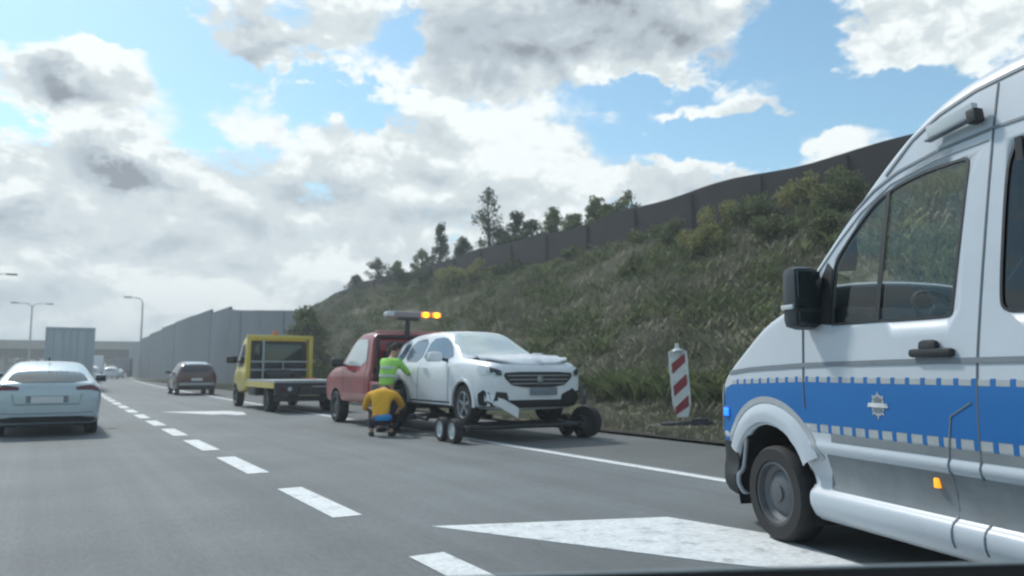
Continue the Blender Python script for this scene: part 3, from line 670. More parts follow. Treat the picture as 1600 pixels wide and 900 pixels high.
M['reflection_grey'] = mat('reflection_grey', (.20, .225, .24), .55, noise_amt=.25, noise_scale=2.5)  # grey for the reflection painted onto the van's lower flank
def n_of(z):
    q = max(0, z - 1.1); return .075 * q + .03 * q * q
def low(z):     # lower side relief: sill ledge, recess, rubbing-strip crease
    pts = [(0, .10), (.27, .06), (.31, .02), (.335, .0), (.41, .0), (.435, .02), (.46, .075), (.60, .05), (.695, .022), (.705, .0), (.75, -.006), (.765, .012), (.83, .006), (1.2, 0), (4, 0)]
    for (a, b), (c, d) in zip(pts, pts[1:]):
        if a <= z <= c: return b + (d - b) * (z - a) / (c - a)
    return 0
VZ = [.31, .335, .41, .435, .46, .60, .695, .705, .75, .765, .83, 1.0, 1.15, 1.26, 1.275, 1.3, 1.4]
def vsec(zb, zt, hw, rr=.12, crown=.05, lowk=1.0):
    pts = [(0, zb), (hw * .7, zb), (hw - .06, zb + .005)]
    top = zt - rr
    zs = [z for z in VZ if zb + .03 < z < min(top, 9) - .02]
    # fixed count: pad by remapping
    n = 17; full = []
    for i in range(n):
        z = VZ[i]
        lo, hi = zb + .03 + .002 * i, top - .002 * (n - i)
        full.append(min(max(z, lo), hi))
    for k in range(4): full.append(full[-1] + (top - full[-1]) * (k + 1) / 4)
    fx = []
    for z in full:
        fx.append((hw - n_of(z) - low(z) * lowk, z))
    pts += fx
    yt = hw - n_of(top)
    for a in (22, 45, 68): pts.append((yt - rr * (1 - math.cos(R_(a))), top + rr * math.sin(R_(a))))
    pts += [(yt - rr, zt), (yt * .55, zt + crown * .7), (0, zt + crown)]
    return pts
ST = [(-.99, .34, .60, .66, .05, .02, 0), (-.965, .26, .86, .78, .06, .03, 0), (-.91, .22, 1.05, .88, .07, .05, .2), (-.82, .21, 1.17, .935, .07, .07, .4), (-.68, .21, 1.265, .972, .08, .09, .6), (-.52, .21, 1.36, .992, .08, .11, .8),
      (-.34, .21, 1.475, 1.005, .08, .12, 1), (-.15, .21, 1.60, 1.014, .08, .12, 1), (.0, .21, 1.655, 1.02, .08, .12, 1), (.14, .21, 1.70, 1.02, .08, .10, 1), (.28, .21, 1.81, 1.02, .08, .09, 1), (.44, .21, 1.955, 1.02, .08, .08, 1), (.59, .21, 2.105, 1.02, .08, .07, 1), (.74, .21, 2.25, 1.02, .08, .06, 1),
      (.90, .21, 2.41, 1.02, .09, .06, 1), (1.07, .21, 2.57, 1.02, .10, .06, 1), (1.22, .21, 2.70, 1.02, .12, .06, 1), (1.38, .21, 2.81, 1.02, .13, .06, 1), (1.55, .21, 2.885, 1.02, .14, .05, 1), (1.72, .21, 2.93, 1.02, .15, .05, 1), (1.95, .21, 2.96, 1.02, .15, .05, 1)]
ST += [(t_, .21, 2.97, 1.02, .15, .05, 1) for t_ in (2.3, 2.7, 3.1, 3.5, 3.9, 4.3, 4.6)] + [(4.8, .22, 2.96, 1.015, .15, .05, 1), (4.92, .28, 2.82, .99, .16, .03, 1), (4.96, .4, 2.75, .95, .16, .02, 1)]
van = thing('police_van', 'white high roofed police van with blue side band, filling the right edge', 'van', (5.642, 3.735, 0), R_(74.35))
bmv = loft([(-t_, vsec(a, b, c, d, e, f)) for (t_, a, b, c, d, e, f) in reversed(ST)])
# door and rear window openings, cut through both flanks, plus the windscreen
def sp(pts): return [(-a, b) for a, b in pts]
WIN = smooth_poly([(.655, 1.555), (.652, 1.62), (.655, 1.86), (.68, 1.99), (.85, 2.17), (1.03, 2.325), (1.2, 2.385), (1.42, 2.42), (1.66, 2.425), (1.735, 2.42), (1.735, 2.35), (1.70, 1.93), (1.672, 1.62), (1.665, 1.55), (1.58, 1.545), (.75, 1.553)], 2)
RWIN = smooth_poly([(1.985, 1.56), (1.975, 1.68), (1.985, 2.30), (2.03, 2.43), (2.15, 2.45), (3.0, 2.45), (3.10, 2.35), (3.10, 1.65), (3.0, 1.54), (2.08, 1.54)], 2)
cut = bm_new(); prism(cut, sp(WIN), -1.5, 1.5, 'Y'); cut2 = bm_new(); prism(cut2, sp(RWIN), -1.5, 1.5, 'Y')
cut3 = bm_new(); prism(cut3, [(-.30, .82), (-1.12, .76), (-1.12, -.76), (-.30, -.82)], 1.79, 4, 'Z')
vbody, vb = make_body('body', bmv, 'van_white', van, [(.07, .35, .49, .62), (-3.6, .35, .46, .62)], sub=1, cuts=(cut, cut2, cut3), solid=.035)
def vp(name, poly, m, off=.004, parent=van, side=1, **k): return panel(name, vb, sp(poly), 'Y', side, m, parent, off, **k)
for s in (1, -1):
    fd = vp('window', WIN, 'clear_glass', -.006, side=s, thick=0)
    vp('window_frame', strip(WIN + [WIN[0]], .028)[:], 'black_plastic', .003, parent=fd, side=s, res=.05) if False else None
    rw = vp('window', RWIN, 'tinted_glass', -.006, side=s, thick=0)
def ring_panel(name, poly, w, m, off, side=1, parent=van):
    # frame drawn as short segments around a closed outline
    n = len(poly); k = max(3, n // 10); i = 0; bmj = None; first = None
    while i < n:
        seg = [poly[(i + j) % n] for j in range(k + 1)]
        o = panel(name, vb, sp(strip(seg, w)), 'Y', side, m, parent, off, res=.06)
        if first is None: first = o
        else:
            b = bmesh.new(); b.from_mesh(first.data); b.from_mesh(o.data); b.to_mesh(first.data); b.free(); bpy.data.objects.remove(o)
        i += k
    return first
ring_panel('window_seal', WIN, .016, 'black_plastic', .004)
ring_panel('window_seal', RWIN, .016, 'black_plastic', .004)
vp('window_divider', [(1.075, 1.55), (1.115, 1.55), (1.155, 2.37), (1.12, 2.365)], 'black_plastic', .006)
vp('mirror_base', [(.47, 1.575), (.655, 1.55), (.655, 1.93), (.60, 1.98), (.50, 1.80)], 'black_plastic', .008)
# windscreen glass
panel('windscreen', vb, [(-.24, .84), (-1.18, .79), (-1.18, -.79), (-.24, -.84)], 'Z', 1, 'windscreen_glass', van, .002, thick=0)
# livery
def arc(cx, cz, r, a0, a1, n=20): return [(cx + r * math.cos(R_(a0 + (a1 - a0) * i / n)), cz + r * math.sin(R_(a0 + (a1 - a0) * i / n))) for i in range(n + 1)]
CX, CZ = -.07, .35
band_lo, band_hi = .885, 1.165
a_hi = math.degrees(math.asin((band_lo - CZ) / .70))
# blue band with the arch cut out
tk_hi = []; t_ = -.60 + .082
while t_ < 4.75:
    lo = 0 if t_ > .35 else (.35 - t_) * .035
    tk_hi += [(t_ + .002, 1.165 - lo), (t_ + .002, 1.205 - lo), (t_ + .032, 1.205 - lo), (t_ + .032, 1.165 - lo)]; t_ += .116
tk_lo = []; t_ = .44 + .082
while t_ < 4.75:
    tk_lo += [(t_ + .002, .885), (t_ + .002, .83), (t_ + .032, .83), (t_ + .032, .885)]; t_ += .116
vp('blue_band', [(-.735, 1.10), (-.62, 1.13)] + tk_hi + [(4.85, 1.165), (4.85, .885)] + tk_lo[::-1] + arc(CX, CZ, .70, a_hi, 180 - 25, 26) + [(-.82, .66), (-.86, .80), (-.80, 1.0)], 'blue_foil', .003, res=.07)
# reflective tape above and below, broken by blue ticks
tp = bm_new(); k = 0; t_ = -.60
tapes = []
for (z0, z1, s0) in ((1.168, 1.20, -.60), (.835, .882, .44)):
    first = None; t_ = s0
    while t_ < 4.8:
        zz = 0 if z0 > 1 else 0
        lo = .0 if t_ > .35 or z0 < 1 else (.35 - t_) * .035
        o = panel('reflective_tape', vb, sp([(t_, z0 - lo), (t_ + .082, z0 - lo), (t_ + .082, z1 - lo), (t_, z1 - lo)]), 'Y', 1, 'reflective_tape', van, .003, thick=.003, res=.06)
        if first is None: first = o
        else:
            b = bmesh.new(); b.from_mesh(first.data); b.from_mesh(o.data); b.to_mesh(first.data); b.free(); bpy.data.objects.remove(o)
        t_ += .116
for (z0, z1, s0) in ((1.170, 1.205, -.60), (.83, .88, .44)):
    first = None; t_ = s0 + .082
    continue
    while t_ < 4.8:
        lo = .0 if t_ > .35 or z0 < 1 else (.35 - t_) * .035
        o = panel('blue_ticks', vb, sp([(t_ + .003, z0 - lo), (t_ + .031, z0 - lo), (t_ + .031, z1 - lo), (t_ + .003, z1 - lo)]), 'Y', 1, 'blue_foil', van, .003, thick=.003, res=.06)
        if first is None: first = o
        else:
            b = bmesh.new(); b.from_mesh(first.data); b.from_mesh(o.data); b.to_mesh(first.data); b.free(); bpy.data.objects.remove(o)
        t_ += .116
# arch flare: white raised ring with grey outline
def flare(cx, rin, rout, name='wheel_arch'):
    bm = bm_new(); n = 40; prof = [(rin, .0), (rin + .01, .022), (rin + .06, .032), (rout - .05, .026), (rout, -.004)]; prev = None
    for i in range(n + 1):
        a = R_(28 + 124 * i / n); ring = []
        for (r, d) in prof:
            x = cx + r * math.cos(a); z = CZ + r * math.sin(a)
            loc, nor, *_ = vb.ray_cast(Vector((-x, 6, .9)), Vector((0, -1, 0)))
            yy = (loc.y if loc else .9) - .004
            ring.append(bm.verts.new((-x, yy + d + .004, z)))
        if prev:
            for q in range(len(prof) - 1): bm.faces.new((prev[q], prev[q + 1], ring[q + 1], ring[q]))
        prev = ring
    return obj(name, bm, 'van_white', van)
flare(CX, .50, .655)
vp('arch_outline', arc(CX, CZ, .70, 26, 156, 40) + arc(CX, CZ, .655, 156, 26, 40), 'reflective_tape', .005, res=.06)
# inner wheel housings
for cx, r in ((-.07, .5), (3.6, .47)):
    for s in (1, -1):
        bm = bm_new(); prev = None
        for i in range(25):
            a = R_(-20 + 220 * i / 24); ring = [bm.verts.new((-(cx + r * math.cos(a)), s * y, .35 + r * math.sin(a))) for y in (.97, .55)]
            if prev: bm.faces.new((prev[0], prev[1], ring[1], ring[0]))
            prev = ring
        prism(bm, [(-(cx + r * math.cos(R_(-20 + 220 * i / 24))), .35 + r * math.sin(R_(-20 + 220 * i / 24))) for i in range(25)], s * .55, s * .56, 'Y'); obj('wheel_housing', bm, 'well', van)
# dark bumper corner
vp('bumper', [(-.975, .24), (-.975, .60), (-.86, .665), (-.585, .665), (-.57, .45), (-.56, .24)], 'black_plastic', .012, res=.05)
panel('bumper', vb, [(-.9, .24), (-.9, .62), (.9, .62), (.9, .24)], 'X', 1, 'black_plastic', van, .012)
panel('grille', vb, [(-.5, .70), (-.5, .88), (.5, .88), (.5, .70)], 'X', 1, 'black_plastic', van, .01)
for s in (1, -1): panel('headlight', vb, [(s * .56, .70), (s * .90, .74), (s * .93, 1.06), (s * .66, .98)], 'X', 1, 'lamp_clear', van, .012)
vp('headlight', [(-.93, .78), (-.80, .93), (-.78, 1.13), (-.90, 1.04)], 'lamp_clear', .012, res=.04)
# seams and mouldings
def seam(name, pts, w, m='seam_dark', off=.007): return vp(name, strip(pts, w), m, off, res=.03)
seam('side_moulding', [(-.66, 1.225), (-.3, 1.255), (.38, 1.283), (1.2, 1.296), (2.1, 1.302), (4.8, 1.302)], .030, 'trim_grey', .008)
seam('door_seam', [(1.90, 2.80), (1.885, 2.44), (1.865, 1.9), (1.84, 1.31), (1.835, .95), (1.83, .30)], .011, off=.004)
seam('door_seam', [(.365, 1.53), (.385, 1.28), (.40, .98)], .010)
seam('door_seam', [(1.62, .30), (1.63, .80), (1.66, 1.0), (1.80, 1.08)], .008, 'trim_grey')
seam('door_seam', [(3.18, 2.75), (3.18, .30)], .014)
seam('roof_seam', [(.40, 1.955), (.60, 2.125), (.80, 2.275), (1.0, 2.40), (1.2, 2.475), (1.5, 2.525), (1.88, 2.548), (4.8, 2.55)], .016, 'trim_grey')
seam('door_frame_seam', [(.50, 1.93), (.68, 2.10), (.90, 2.28), (1.15, 2.41), (1.5, 2.475), (1.86, 2.49)], .007, 'reflective_tape')
seam('roof_gutter', [(1.10, 2.475), (1.30, 2.65), (1.50, 2.75), (1.75, 2.81), (2.1, 2.835), (4.8, 2.845)], .018, 'trim_grey')
# handle
bm = bm_new(); box(bm, (-1.55, 1.02, 1.345), (.30, .05, .05), bev=.02); box(bm, (-1.53, 1.015, 1.375), (.13, .05, .085), bev=.03); obj('door_handle', bm, 'black_plastic', van)
# emblem: eight pointed star badge with a ribbon
c = (1.115, 1.035); star = []
for i in range(32):
    a = PI / 2 + 2 * PI * i / 32; r = (.088 if i % 4 == 0 else .068 if i % 2 == 0 else .062); star.append((c[0] + r * math.cos(a) * .82, c[1] + r * math.sin(a)))
em = vp('badge', star, 'reflective_tape', .006, res=.03)
vp('badge_ribbon', [(c[0] - .088, c[1] - .012), (c[0] + .088, c[1] - .012), (c[0] + .078, c[1] + .012), (c[0] - .078, c[1] + .012)], 'white_mark', .009, parent=em, res=.03)
vp('badge_crest', [(c[0] - .03, c[1] - .04), (c[0] + .03, c[1] - .04), (c[0] + .038, c[1] - .018), (c[0] - .038, c[1] - .018)], 'trim_grey', .009, parent=em, res=.03)
vp('badge_crest', [(c[0] - .03, c[1] + .04), (c[0], c[1] + .055), (c[0] + .03, c[1] + .04), (c[0] + .03, c[1] + .02), (c[0] - .03, c[1] + .02)], 'trim_grey', .009, parent=em, res=.03)
# side marker
bm = bm_new(); box(bm, (-1.51, .985, .625), (.035, .03, .055), bev=.008); obj('side_marker', bm, 'orange_lens', van)
# blue corner flasher
bm = bm_new(); box(bm, (.70, .965, .905), (.075, .05, .07), bev=.018); fl = obj('blue_flasher', bm, 'blue_lit', van)
bm = bm_new(); box(bm, (.70, .958, .905), (.11, .045, .10), bev=.02); obj('flasher_bezel', bm, 'blue_foil', fl)
# scene light high on the flank
bm = bm_new(); box(bm, (0, 0, 0), (.33, .045, .075), bev=.008); bmesh.ops.rotate(bm, cent=(0, 0, 0), matrix=Matrix.Rotation(R_(7), 3, 'Y'), verts=bm.verts); bmesh.ops.translate(bm, vec=(-1.655, .888, 2.655), verts=bm.verts); sl = obj('side_floodlight', bm, 'lamp_clear', van)
bm = bm_new(); box(bm, (0, 0, 0), (.06, .07, .08), bev=.012); bmesh.ops.rotate(bm, cent=(0, 0, 0), matrix=Matrix.Rotation(R_(7), 3, 'Y'), verts=bm.verts); bmesh.ops.translate(bm, vec=(-1.815, .89, 2.633), verts=bm.verts); obj('end_cap', bm, 'black_plastic', sl)
bm = bm_new(); box(bm, (0, 0, 0), (.34, .05, .010)); bmesh.ops.rotate(bm, cent=(0, 0, 0), matrix=Matrix.Rotation(R_(7), 3, 'Y'), verts=bm.verts); bmesh.ops.translate(bm, vec=(-1.645, .888, 2.610), verts=bm.verts); obj('base_strip', bm, 'trim_grey', sl)
# mirror
bm = bm_new(); box(bm, (0, 0, 0), (.16, .23, .44), bev=.07); bmesh.ops.translate(bm, vec=(-.475, 1.065, 1.745), verts=bm.verts); mi = obj('wing_mirror', bm, 'dark_plastic', van)
bm = bm_new(); box(bm, (-.56, 1.065, 1.80), (.012, .18, .25), bev=.005); obj('mirror_glass', bm, 'car_glass', mi)
bm = bm_new(); box(bm, (-.56, 1.065, 1.60), (.012, .17, .09), bev=.005); obj('wide_angle_glass', bm, 'car_glass', mi)
bm = bm_new(); box(bm, (-.475, 1.18, 1.68), (.13, .02, .035), bev=.008); obj('indicator', bm, 'lamp_clear', mi)
bm = bm_new(); bar(bm, (-.44, 1.10, 1.60), (-.52, .98, 1.60), .04); bar(bm, (-.44, 1.10, 1.86), (-.56, .96, 1.84), .04); box(bm, (-.47, 1.06, 1.73), (.06, .12, .28), bev=.02); obj('mirror_arm', bm, 'black_plastic', mi)
mf = bm_new(); box(mf, (-.40, -1.20, 1.745), (.17, .25, .44), bev=.07); bar(mf, (-.44, -1.10, 1.60), (-.52, -.98, 1.60), .04); obj('wing_mirror', mf, 'dark_plastic', van)
# cab interior
bm = bm_new(); prism(bm, [(-.28, 1.2), (-.95, 1.2), (-.98, 1.5), (-.85, 1.66), (-.60, 1.68), (-.28, 1.62)], -.88, .88, 'Y'); obj('dashboard', bm, 'dark_plastic', van)
bm = bm_new(); r = lathe(bm, [(.185, -.014), (.20, 0), (.185, .014), (.17, 0), (.185, -.014)], 'Z', 28); bar(bm, (-.18, 0, 0), (.18, 0, 0), .016); bar(bm, (0, -.18, 0), (0, 0, 0), .02); lathe(bm, [(.06, -.02), (.06, .03), (.001, .035)], 'Z', 16)
sw = obj('steering_wheel', bm, 'black_plastic', van); sw.location = (-1.02, .42, 1.62); sw.rotation_euler = (0, R_(-52), 0)
def seat(x, y):
    bm = bm_new(); box(bm, (x, y, 1.05), (.5, .5, .16), bev=.05); st = obj('seat', bm, 'fabric_dark', van)
    bm = bm_new(); v = box(bm, (0, 0, 0), (.13, .48, .62), bev=.05); bmesh.ops.rotate(bm, cent=(0, 0, 0), matrix=Matrix.Rotation(R_(-10), 3, 'Y'), verts=bm.verts); bmesh.ops.translate(bm, vec=(x - .28, y, 1.42), verts=bm.verts); obj('backrest', bm, 'fabric_dark', st)
    bm = bm_new(); box(bm, (x - .34, y, 1.86), (.09, .26, .18), bev=.04); obj('headrest', bm, 'fabric_dark', st)
seat(-1.62, .45); seat(-1.62, -.45)
bm = bm_new(); box(bm, (-2.05, 0, 1.35), (.04, 1.75, 2.2)); obj('partition', bm, 'fabric_dark', van, smooth=False)
wheel(van, .0, .905, .345, .345, .235, 'steel_wheel', 0); wheel(van, 0, -.905, .345, .345, .235, 'steel_wheel', 0)
wheel(van, -3.6, .905, .345, .345, .235, 'steel_wheel', 0); wheel(van, -3.6, -.905, .345, .345, .235, 'steel_wheel', 0)

vp('flank_reflection', [(.60, .455), (.60, .688), (3.05, .688), (3.05, .455)], 'reflection_grey', .004)  # painted strips: reflected darkening put on as colour, no separate part
vp('flank_reflection', [(.66, .775), (.66, .828), (3.0, .828), (3.0, .775)], 'reflection_grey', .003)
# ------------------------------------------------------------------ other vehicles (local x forward, y left; origin under the rear bumper centre)
def st(lst): return [(a[0], section(*a[1:])) for a in lst]
H = lambda dx, dy: math.atan2(dy, dx)
def mirror_pts(p): return p + [(-a, b) for a, b in reversed(p)]
def plate(parent, bvh, y0, z0, w=.52, h=.115, side=-1, m='plate', x=0):
    return panel('number_plate', bvh, [(y0 - w / 2, z0 - h / 2), (y0 + w / 2, z0 - h / 2), (y0 + w / 2, z0 + h / 2), (y0 - w / 2, z0 + h / 2)], 'X', side, m, parent, .012, res=.1)

# ---- white crashed crossover, nose towards the camera, tail hung on the red tow truck
crash = thing('crashed_car', 'white crossover car with crumpled bonnet, raised on tow wheels, facing us', 'car', (7.38, 16.12, .28), H(math.sin(R_(1)), -math.cos(R_(1))))
crash.scale = (1.035, 1.10, 1.075)
WA = .33; FA = 3.50; RA = .86
cb = loft(st([(0, .50, .80, .95, .66, .72, .62), (.06, .40, .88, 1.12, .78, .84, .70), (.22, .30, .98, 1.38, .86, .90, .66), (.5, .24, 1.02, 1.55, .88, .93, .63), (1.1, .22, 1.02, 1.62, .885, .925, .60), (2.0, .22, 1.0, 1.63, .885, .92, .60), (2.35, .22, .99, 1.60, .885, .92, .60),
    (2.62, .22, .99, 1.48, .885, .92, .62), (2.95, .22, 1.0, 1.27, .885, .925, .68), (3.2, .22, 1.03, 1.15, .885, .925, .76), (3.32, .22, 1.03, 1.11, .885, .925, .80), (3.7, .22, 1.02, 1.09, .88, .92, .79), (4.1, .24, .99, 1.055, .87, .91, .77), (4.32, .25, .95, 1.02, .83, .88, .74), (4.41, .28, .88, .96, .76, .83, .68), (4.45, .36, .76, .86, .68, .76, .60)]), CR)
cbody, cv = make_body('body', cb, 'white_paint', crash, [(RA, .33, .385, .60), (FA, .33, .385, .60)])
def cp(name, poly, axis, side, m, off=.005, parent=crash, **k): return panel(name, cv, poly, axis, side, m, parent, off, **k)
cp('windscreen', smooth_poly([(2.42, .60), (3.14, .70), (3.22, .4), (3.25, 0), (3.22, -.4), (3.14, -.70), (2.42, -.60), (2.38, 0)], 1), 'Z', 1, 'cloud_sheen_glass')
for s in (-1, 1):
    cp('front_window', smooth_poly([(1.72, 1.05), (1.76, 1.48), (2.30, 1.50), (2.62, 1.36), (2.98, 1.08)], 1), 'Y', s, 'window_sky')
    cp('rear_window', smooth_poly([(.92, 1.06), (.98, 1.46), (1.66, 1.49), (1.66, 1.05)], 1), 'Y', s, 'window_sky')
    cp('quarter_window', smooth_poly([(.50, 1.10), (.62, 1.38), (.90, 1.45), (.84, 1.07)], 1), 'Y', s, 'window_sky')
    cp('sill_cladding', [(1.28, .24), (1.28, .36), (3.08, .36), (3.08, .24)], 'Y', s, 'black_plastic', .01)
    for xx in (1.69, 2.98): cp('door_seam', strip([(xx, 1.03), (xx - .02, .7), (xx - .06, .36)], .014), 'Y', s, 'seam_dark', .003)
    for xx in (1.05, 2.0):
        bm = bm_new(); box(bm, (xx, s * .925, .93), (.18, .03, .03), bev=.01); obj('door_handle', bm, 'white_paint', crash)
    for cx in (RA, FA):
        bm = bm_new(); prev = None
        for i in range(25):
            a = R_(-5 + 190 * i / 24); ring = []
            for r, y in ((.378, .895), (.385, .935), (.43, .935), (.44, .90)): ring.append(bm.verts.new((cx + r * math.cos(a), s * y * (.995 if cx > 2 else 1), .33 + r * math.sin(a))))
            if prev:
                for q in range(3): bm.faces.new((prev[q], prev[q + 1], ring[q + 1], ring[q]))
            prev = ring
        obj('arch_trim', bm, 'trim_grey' if cx < 2 else 'white_paint', crash)
    mirror_part(crash, 2.72, s * 1.05, 1.13)
    wheel(crash, FA, s * .80, .32, .34, .22, 'alloy', 5); wheel(crash, RA, s * .80, .32, .34, .22, 'alloy', 5)
# crumpled bonnet: lifted at the nose, buckled across the middle
def hood_disp(x, y):
    t = max(0, min(1, (x - 3.28) / .95)); b = max(0, 1 - abs(x - 3.78) / .14) * .055 + noise.noise(Vector((x * 5, y * 4, 1))) * .022 * t + .018 * max(0, 1 - abs(y + .3 - (x - 3.6) * .5) / .06)
    e = max(0, (x - 4.28) / .12); return Vector((0, 0, - .004 + .052 * t ** .7 + b * .7 + .02 * t * (1 if y > 0 else 0) - .05 * e))
cp('bonnet', smooth_poly([(3.27, .76), (3.27, -.76), (3.8, -.80), (4.26, -.72), (4.36, -.4), (4.38, 0), (4.36, .4), (4.26, .72), (3.8, .80)], 1), 'Z', 1, 'white_paint', .01, disp=hood_disp, thick=.03, res=.07)
cp('engine_gap', [(3.6, .78), (3.6, -.78), (4.16, -.74), (4.24, 0), (4.16, .74)], 'Z', 1, 'well', .004)
# front end
cp('grille', smooth_poly([(-.62, .87), (-.66, .79), (-.46, .62), (.46, .62), (.66, .79), (.62, .87)], 1), 'X', 1, 'black_plastic', .012)
for z in (.68, .745, .81): cp('grille_bar', [(-.48 - (z - .62) * .6, z - .006), (.48 + (z - .62) * .6, z - .006), (.48 + (z - .62) * .6, z + .008), (-.48 - (z - .62) * .6, z + .008)], 'X', 1, 'alloy', .02, res=.2)
bm = bm_new(); box(bm, (4.475, 0, .75), (.02, .10, .10), bev=.03); obj('badge', bm, 'alloy', crash)
for s in (-1, 1):
    h_ = cp('headlight', [(s * .66, .87), (s * .72, .91), (s * .86, .96), (s * .86, .86), (s * .78, .79), (s * .70, .79)], 'X', 1, 'lamp_clear', .014, res=.04)
    cp('headlight_lens', [(s * .69, .81), (s * .70, .885), (s * .83, .93), (s * .84, .86), (s * .77, .81)], 'X', 1, 'car_glass', .02, parent=h_, res=.05)
    cp('headlight', [(3.98, .88), (4.02, .97), (4.22, .95), (4.38, .88), (4.34, .81), (4.1, .82)], 'Y', s, 'lamp_clear', .01, res=.05)
    cp('fog_lamp_recess', [(s * .56, .40), (s * .60, .54), (s * .78, .56), (s * .80, .40)], 'X', 1, 'black_plastic', .012)
    cp('corner_damage', [(3.98, .30), (4.02, .52), (4.18, .58), (4.32, .54), (4.36, .32)] if s < 0 else [(4.0, .26), (4.0, .70), (4.2, .74), (4.36, .62), (4.36, .28)], 'Y', s, 'well', .008)
cp('lower_intake', [(-.62, .30), (-.60, .42), (.60, .42), (.62, .30)], 'X', 1, 'black_plastic', .012)
cp('damage_hole', [(.40, .30), (.44, .50), (.66, .60), (.78, .50), (.78, .32)], 'X', 1, 'well', .016)
# torn bumper skin hanging at the right-hand corner
bm = bm_new(); pts = [(4.24, -.88, .50), (4.36, -.80, .46), (4.45, -.66, .38), (4.44, -.50, .31), (4.47, -.42, .27)]
prev = None
for i, p in enumerate(pts):
    ring = [bm.verts.new((p[0] + dx, p[1], p[2] + dz)) for dx, dz in ((0, .08 - i * .01), (.04, .02 + .02 * (i % 2)), (.02, -.08 - .015 * i), (-.02, -.11 + .04 * (i % 2)), (-.03, 0))]
    if prev:
        for q in range(5): j = (q + 1) % 5; bm.faces.new((prev[q], prev[j], ring[j], ring[q]))
    prev = ring
obj('torn_bumper', bm, 'white_paint', crash)
bm = bm_new(); box(bm, (4.47, .08, .555), (.02, .52, .12), bev=.006); obj('plate_holder', bm, 'trim_grey', crash)

# ---- tow dolly under its front axle
dol = thing('tow_dolly', 'low black tow dolly with small twin wheels under the crashed white car', 'tow dolly', (7.36, 12.2, 0), H(-math.sin(R_(3)), -math.cos(R_(3))))
bm = bm_new()
for x in (-.36, .36): bar(bm, (x, -1.22, .26), (x, 1.22, .26), .045)
for s in (-1, 1): box(bm, (0, s * 1.16, .24), (1.0, .08, .10), bev=.015)
obj('frame', bm, 'dark_steel', dol)
for s in (-1, 1):
    for x in (-.27, .27):
        t_ = wheel(dol, x, s * 1.29, .21, .21, .14, 'lamp_clear', 0)
bm = bm_new(); lathe(bm, [(.001, -.08), (.2, -.08), (.29, -.07), (.30, .07), (.2, .08), (.001, .08)], n=36); spare = obj('splayed_wheel', bm, 'rubber', dol); spare.location = (.30, 1.36, .30); spare.rotation_euler = (R_(6), 0, R_(24))
bm = bm_new(); lathe(bm, [(.001, .084), (.17, .084), (.18, .07)], n=24); obj('rim', bm, 'steel_wheel', spare)

# ---- red tow truck
tow = thing('tow_truck', 'red pickup tow truck with amber light bar on a mast, holding the white car', 'tow truck', (7.0, 16.15, 0), PI / 2)
tb = loft(st([(0.0, .55, 1.25, 1.95, .88, .93, .84), (.04, .50, 1.27, 2.05, .93, .955, .86), (.25, .48, 1.28, 2.10, .94, .96, .80), (.9, .46, 1.28, 2.12, .94, .96, .78), (1.25, .46, 1.28, 2.06, .94, .96, .78), (1.55, .46, 1.28, 1.86, .94, .96, .80), (1.9, .46, 1.28, 1.52, .94, .96, .84), (2.12, .46, 1.27, 1.34, .94, .96, .86), (2.6, .46, 1.24, 1.31, .94, .955, .84), (3.0, .46, 1.16, 1.24, .92, .94, .80), (3.22, .48, 1.02, 1.12, .86, .90, .74), (3.30, .52, .90, 1.0, .78, .80, .66)]), CR)
tbody, tv = make_body('body', tb, 'red_paint', tow, [(2.25, .38, .44, .60)])
def tpn(name, poly, axis, side, m, off=.005, parent=tow, **k): return panel(name, tv, poly, axis, side, m, parent, off, **k)
for s in (1, -1):
    tpn('side_window', smooth_poly([(.34, 1.33), (.40, 1.93), (1.18, 1.95), (1.50, 1.72), (1.86, 1.36)], 1), 'Y', s, 'sky_sheen_window')
    tpn('door_seam', strip([(.30, 2.0), (.28, 1.3), (.30, .55)], .016), 'Y', s, 'seam_dark'); tpn('door_seam', strip([(1.80, 1.3), (1.74, .9), (1.66, .52)], .016), 'Y', s, 'seam_dark')
    tpn('side_stripe', [(.05, .60), (.05, .72), (1.75, .72), (1.75, .60)], 'Y', s, 'pink_trim', .006)
    wheel(tow, 2.25, s * .84, .37, .37, .24, 'steel_wheel', 0)
    mirror_part(tow, 1.75, s * 1.1, 1.42, 'black_plastic', 1.2)
tpn('windscreen', smooth_poly([(1.22, .74), (2.02, .82), (2.02, -.82), (1.22, -.74)], 1), 'Z', 1, 'car_glass')
tpn('rear_window', rrect(-.55, .55, 1.42, 1.86, .07), 'X', -1, 'car_glass')
tpn('rear_panel', [(-.84, 1.16), (-.84, 1.30), (.84, 1.30), (.84, 1.16)], 'X', -1, 'black_plastic', .01)
bm = bm_new(); box(bm, (-.03, 0, 2.09), (.10, 1.62, .07), bev=.015); obj('roof_spoiler', bm, 'pink_trim', tow)
